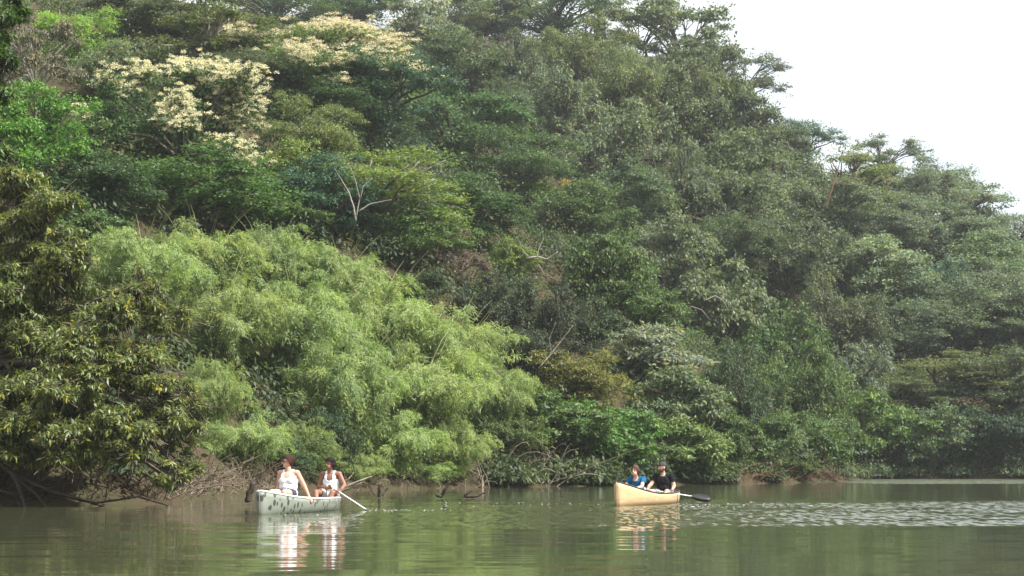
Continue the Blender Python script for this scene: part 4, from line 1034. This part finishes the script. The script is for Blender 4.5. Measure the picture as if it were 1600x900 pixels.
def hair_cap(P, m_, front=.03, low=-.05, vol=.020, name='hair', seed=1):
    k = P['head'] & ((P['hz'] > .062 - np.clip(-(P['hx'] - front) * 1.6, 0, .2)) | ((P['hx'] < -.03) & (P['hz'] > low)))
    return submesh(name, P['body'], k, vol, m_, P['root'], .010, seed)
HAIR1 = hair_cap(W1, hair, .035, -.06, .013)
q = MB(); ellipsoid(q, W1['hd'] - W1['fc'] * .105 + W1['up'] * .055, [W1['fc'] * .055, W1['sd'] * .055, W1['up'] * .055]); q.build('hair_bun', hair, HAIR1)
q = MB()
for s in (-1, 1): ellipsoid(q, W1['hd'] + W1['fc'] * .094 + W1['sd'] * s * .034 + W1['up'] * .008, [W1['fc'] * .008, W1['sd'] * .028, W1['up'] * .019], 12, 6)
for s in (-1, 1): q.tube([W1['hd'] + W1['fc'] * .09 + W1['sd'] * s * .058 + W1['up'] * .012, W1['hd'] + W1['sd'] * s * .086 + W1['up'] * .012 + W1['fc'] * .02, W1['hd'] + W1['sd'] * s * .088 + W1['up'] * .008 - W1['fc'] * .02], .004, 6)
q.build('sunglasses', principled('dark_lens', (.03, .01, .012), .15), W1['root'])

# -- man in the stern of the green canoe, with his paddle
def to_local(cn, seat, p):
    R = Matrix.Rotation(cn.rotation_euler.z, 3, 'Z'); return R.inverted() @ (Vector(p) - cn.location) - Vector(seat)
def to_world(cn, seat, p):
    R = Matrix.Rotation(cn.rotation_euler.z, 3, 'Z'); return R @ (Vector(p) + Vector(seat)) + cn.location
s1 = (-1.95, 0, .225)
grip_l = Vector((.30, .075, .275)); gw = to_world(c1, s1, grip_l); ent = at(574, 796, 37.6); ent.z = 0.0
sh_dir = (ent - gw).normalized(); shl_dir = Matrix.Rotation(c1.rotation_euler.z, 3, 'Z').inverted() @ sh_dir
low_l = grip_l + shl_dir * .26
def grip_pose(g, axis, frm):
    """wrist, finger direction and palm normal for a hand closed on a shaft, coming from point frm"""
    axis = axis.normalized(); ap = (g - Vector(frm)); ap = (ap - axis * ap.dot(axis)).normalized()
    f = axis.cross(ap).normalized()
    n = ap
    f2 = (ap * .8 + f * .6).normalized(); n2 = (n * .6 - f * .8).normalized()
    return g - n2 * .024 - f2 * .085, f2, n2
elr, ell = Vector((.02, -.27, .25)), Vector((.06, .32, .29))
wr, fr_, nr_ = grip_pose(grip_l, shl_dir, elr); wl, fl_, nl_ = grip_pose(low_l, shl_dir, ell)
sk2 = skin('brown_skin', (.245, .115, .072)); blk = hairm('black_hair', (.012, .010, .010))
M1 = person('man in white tank top paddling in the stern of the green canoe', c1, s1, dict(
    hip=(0, 0, .10), chest=(.01, 0, .39), neck=(.03, 0, .555), head=(.06, -.01, .735), face=(.88, -.48, .0), shl=(.02, .185, .52), shr=(.02, -.185, .52),
    ell=ell, elr=elr, hal=wl, har=wr, hfl=fl_, hfr=fr_, hnl=nl_, hnr=nr_, knl=(.42, .17, .13), knr=(.40, -.20, .14), anl=(.55, .12, -.15), anr=(.55, -.13, -.15)),
    dict(width=1.02, thick=.95, arm=1.0, curl=('grip', 'grip')), dict(body=[sk2, M_DARKEYE, lips((.16, .07, .05)), blk]))
clothe_tank(M1, M_WHITECLOTH, scoop=.17, low=-.55)
clothe_shorts(M1, principled('white_shorts', (.66, .63, .60), .85, .1, 10), .62, off=.020)
hair_cap(M1, blk, .05, -.10, .027, seed=4)
def paddle(label, top, entry, length, blade_len, shaft_mat, blade_mat, face, bw=.105):
    top, d = Vector(top), (Vector(entry) - Vector(top)).normalized(); root = empty('paddle', top); tag(root, label, 'paddle')
    q = MB(); q.tube([d * -.04, d * (length - blade_len + .05)], .0135, 10); shf = q.build('shaft', shaft_mat, root)
    side = d.cross(Vector(face)).normalized(); q = MB(); ellipsoid(q, d * -.045, [d * .02, side * .05, side.cross(d) * .018], 12, 6); q.build('grip', shaft_mat, shf)
    nrm = side.cross(d); q = MB(); top_, bot = [], []; n = 12
    for i in range(n + 1):
        t = i / n; w_ = bw * (math.sin(min(t / .55, 1) * math.pi / 2) ** .8 * (1 - max(t - .82, 0) ** 2 * 22)) + .010; c = d * (length - blade_len + blade_len * t)
        top_.append((c + side * w_, c - side * w_))
    vs_ = []
    for a_, b_ in top_:
        c = (a_ + b_) / 2; vs_ += [a_, c + nrm * .012, b_, c - nrm * .012]
    fs_ = [(i * 4 + k, i * 4 + (k + 1) % 4, i * 4 + 4 + (k + 1) % 4, i * 4 + 4 + k) for i in range(n) for k in range(4)] + [(3, 2, 1, 0), (n * 4, n * 4 + 1, n * 4 + 2, n * 4 + 3)]
    q.add(vs_, fs_); q.build('blade', blade_mat, root)
M_ALU = principled('white_shaft', (.72, .72, .70), .35); M_BLACKPL = principled('black_plastic', (.012, .012, .013), .4)
paddle('white-shafted paddle dipping into the water beside the green canoe', gw, ent, (ent - gw).length + .42, .50, M_ALU, M_BLACKPL, (0, 0, 1))

# -- woman in the bow of the tan canoe
hb = hairm('brown_hair', (.095, .058, .035)); sk3 = skin('fair_skin', (.60, .36, .27))
W2 = person('woman in bright blue t-shirt in the bow of the tan canoe', c2, (.72, 0, .13), dict(
    hip=(0, 0, .11), chest=(.13, 0, .36), neck=(.20, 0, .50), head=(.27, 0, .675), face=(.96, -.16, -.02), shl=(.17, .165, .47), shr=(.19, -.165, .46),
    ell=(.42, .21, .30), elr=(.42, -.24, .28), hal=(.66, .10, .255), har=(.64, -.12, .25), hfl=(.8, -.15, -.2), hfr=(.8, .15, -.2), hnl=(0, 0, -1), hnr=(0, 0, -1),
    knl=(.42, .14, .20), knr=(.42, -.14, .20), anl=(.66, .10, -.02), anr=(.66, -.10, -.02)),
    dict(width=.96, thick=.98, bust=True, arm=.95, curl=('relaxed', 'relaxed')), dict(body=[sk3, M_DARKEYE, lips((.45, .18, .15)), hb]))
def clothe_tee(P, m_, sleeve=.62, low=-.50, neck=.012):
    k = (np.isin(P['gn'], ['torso', 'pelvis']) & (P['zs'] > low) & ~((np.abs(P['ys']) < .062) & (P['zs'] > -neck - np.where(P['xs'] > 0, .02, 0)))) | (np.isin(P['gn'], ['uarm_l', 'uarm_r']) & (P['t'] < sleeve))
    return submesh('t_shirt', P['body'], k, .016, m_, P['root'], .011, 7)
clothe_tee(W2, principled('blue_cotton', (.012, .105, .22), .85, .15, 10, .2, 14, .1), .50)
clothe_shorts(W2, principled('grey_shorts', (.22, .22, .23), .85, .2, 12), .75)
HAIR2 = hair_cap(W2, hb, .065, -.07, .020, seed=6)
q = MB(); h = W2['hd'] - W2['fc'] * .10; q.tube([h + Vector((0, 0, .03)), h + Vector((-.05, .01, .0)), h + Vector((-.06, .015, -.07)), h + Vector((-.05, .015, -.13))], [.026, .030, .024, .008], 8); q.build('ponytail', hb, HAIR2)

# -- man in the stern of the tan canoe
s2 = (-1.30, 0, .125)
pr_, pl_ = Vector((.36, -.30, .215)), Vector((.155, .25, .125)); pd = (pl_ - pr_).normalized()
elr, ell = Vector((.16, -.29, .33)), Vector((.03, .27, .30))
wr, fr_, nr_ = grip_pose(pr_, pd, elr); wl, fl_, nl_ = grip_pose(pl_, pd, ell)
M2 = person('bearded man in black t-shirt and dark cap in the stern of the tan canoe', c2, s2, dict(
    hip=(0, 0, .11), chest=(.02, 0, .41), neck=(.05, 0, .575), head=(.09, -.01, .755), face=(.72, -.69, .0), shl=(.03, .195, .535), shr=(.04, -.195, .535),
    ell=ell, elr=elr, hal=wl, har=wr, hfl=fl_, hfr=fr_, hnl=nl_, hnr=nr_, knl=(.40, .20, .16), knr=(.42, -.20, .16), anl=(.60, .12, -.03), anr=(.60, -.12, -.03)),
    dict(width=1.12, thick=1.10, arm=1.08, curl=('grip', 'grip'), beard=True, head=1.05), dict(body=[sk3, M_DARKEYE, lips((.40, .18, .15)), hairm('dark_beard', (.13, .075, .052))]))
clothe_tee(M2, principled('black_cotton', (.014, .014, .017), .85, .15, 10, .2, 14, .1), .60)
clothe_shorts(M2, principled('khaki_shorts', (.22, .20, .16), .85, .2, 12), .75)
hair_cap(M2, hairm('dark_hair', (.03, .02, .015)), -.01, -.06, .008, seed=8)
cp = submesh('cap', M2['body'], M2['head'] & (M2['hz'] > .040), .016, principled('dark_cap', (.035, .033, .036), .85), M2['root'])
q = MB(); h = M2['hd'] - M2['fc'] * .125 + M2['up'] * .052; ellipsoid(q, h, [M2['fc'] * .055, M2['sd'] * .065, M2['up'] * .007], 14, 6); q.build('cap_peak', principled('dark_cap_peak', (.035, .033, .036), .85), cp)
pw, pe = to_world(c2, s2, pr_ - pd * .04), to_world(c2, s2, pr_ + pd * 1.5)
paddle('white-shafted paddle with black blade held across the tan canoe', pw, pe, 1.60, .52, M_ALU, M_BLACKPL, (.4, -1, .9), .115)

# ------------------------------------------------------------------ bits of foam on the water
def foam():
    rng = np.random.default_rng(9); m_ = MB()
    def fleck(px, py, r_):
        Yd = CAM_Z * F_PX / (py - HOR); p = Vector(((px - 800) / F_PX * Yd, Yd, .004)); n = 6; a0 = rng.uniform(0, 6)
        st = rng.uniform(1.2, 3.5)
        m_.add([p + Vector((math.cos(a0 + k) * r_ * st, math.sin(a0 + k) * r_, .002)) for k in np.arange(n) * 6.283 / n] + [p + Vector((0, 0, r_ * .5))], [(k, (k + 1) % n, n) for k in range(n)])
    for i in range(45): fleck(576 + abs(rng.normal(0, 75)), 797 + rng.normal(0, .9) - rng.uniform(0, 2), rng.uniform(.004, .011))
    for i in range(26): fleck(rng.uniform(410, 575), 804 - (rng.uniform(0, 1)) * 1 + rng.normal(0, .5), rng.uniform(.004, .009))
    for i in range(70): fleck(1060 + abs(rng.normal(0, 90)), 789 + rng.normal(0, 2.5), rng.uniform(.005, .013))
    for i in range(40): fleck(rng.uniform(660, 960), 787 + rng.normal(0, 3.0), rng.uniform(.005, .011))
    o = m_.build('foam', principled('foam_white', (.8, .8, .8), .6)); tag(o, 'small white flecks of foam on the water around the paddles', 'foam', kind='stuff')
foam()

# ------------------------------------------------------------------ haze in the air
hz = MB(); hz.box((25, 150, 48.5), (300, 320, 52))
hm, ht, ho = mat_new('haze_air'); pv = ht.nodes.new('ShaderNodeVolumePrincipled')
pv.inputs['Color'].default_value = (.90, .95, 1.0, 1); pv.inputs['Density'].default_value = .00022; pv.inputs['Anisotropy'].default_value = .2
ht.links.new(pv.outputs['Volume'], ho.inputs['Volume'])
tag(hz.build('haze', hm, smooth=False), 'thin pale haze in the air over river and hill', 'haze', kind='stuff')
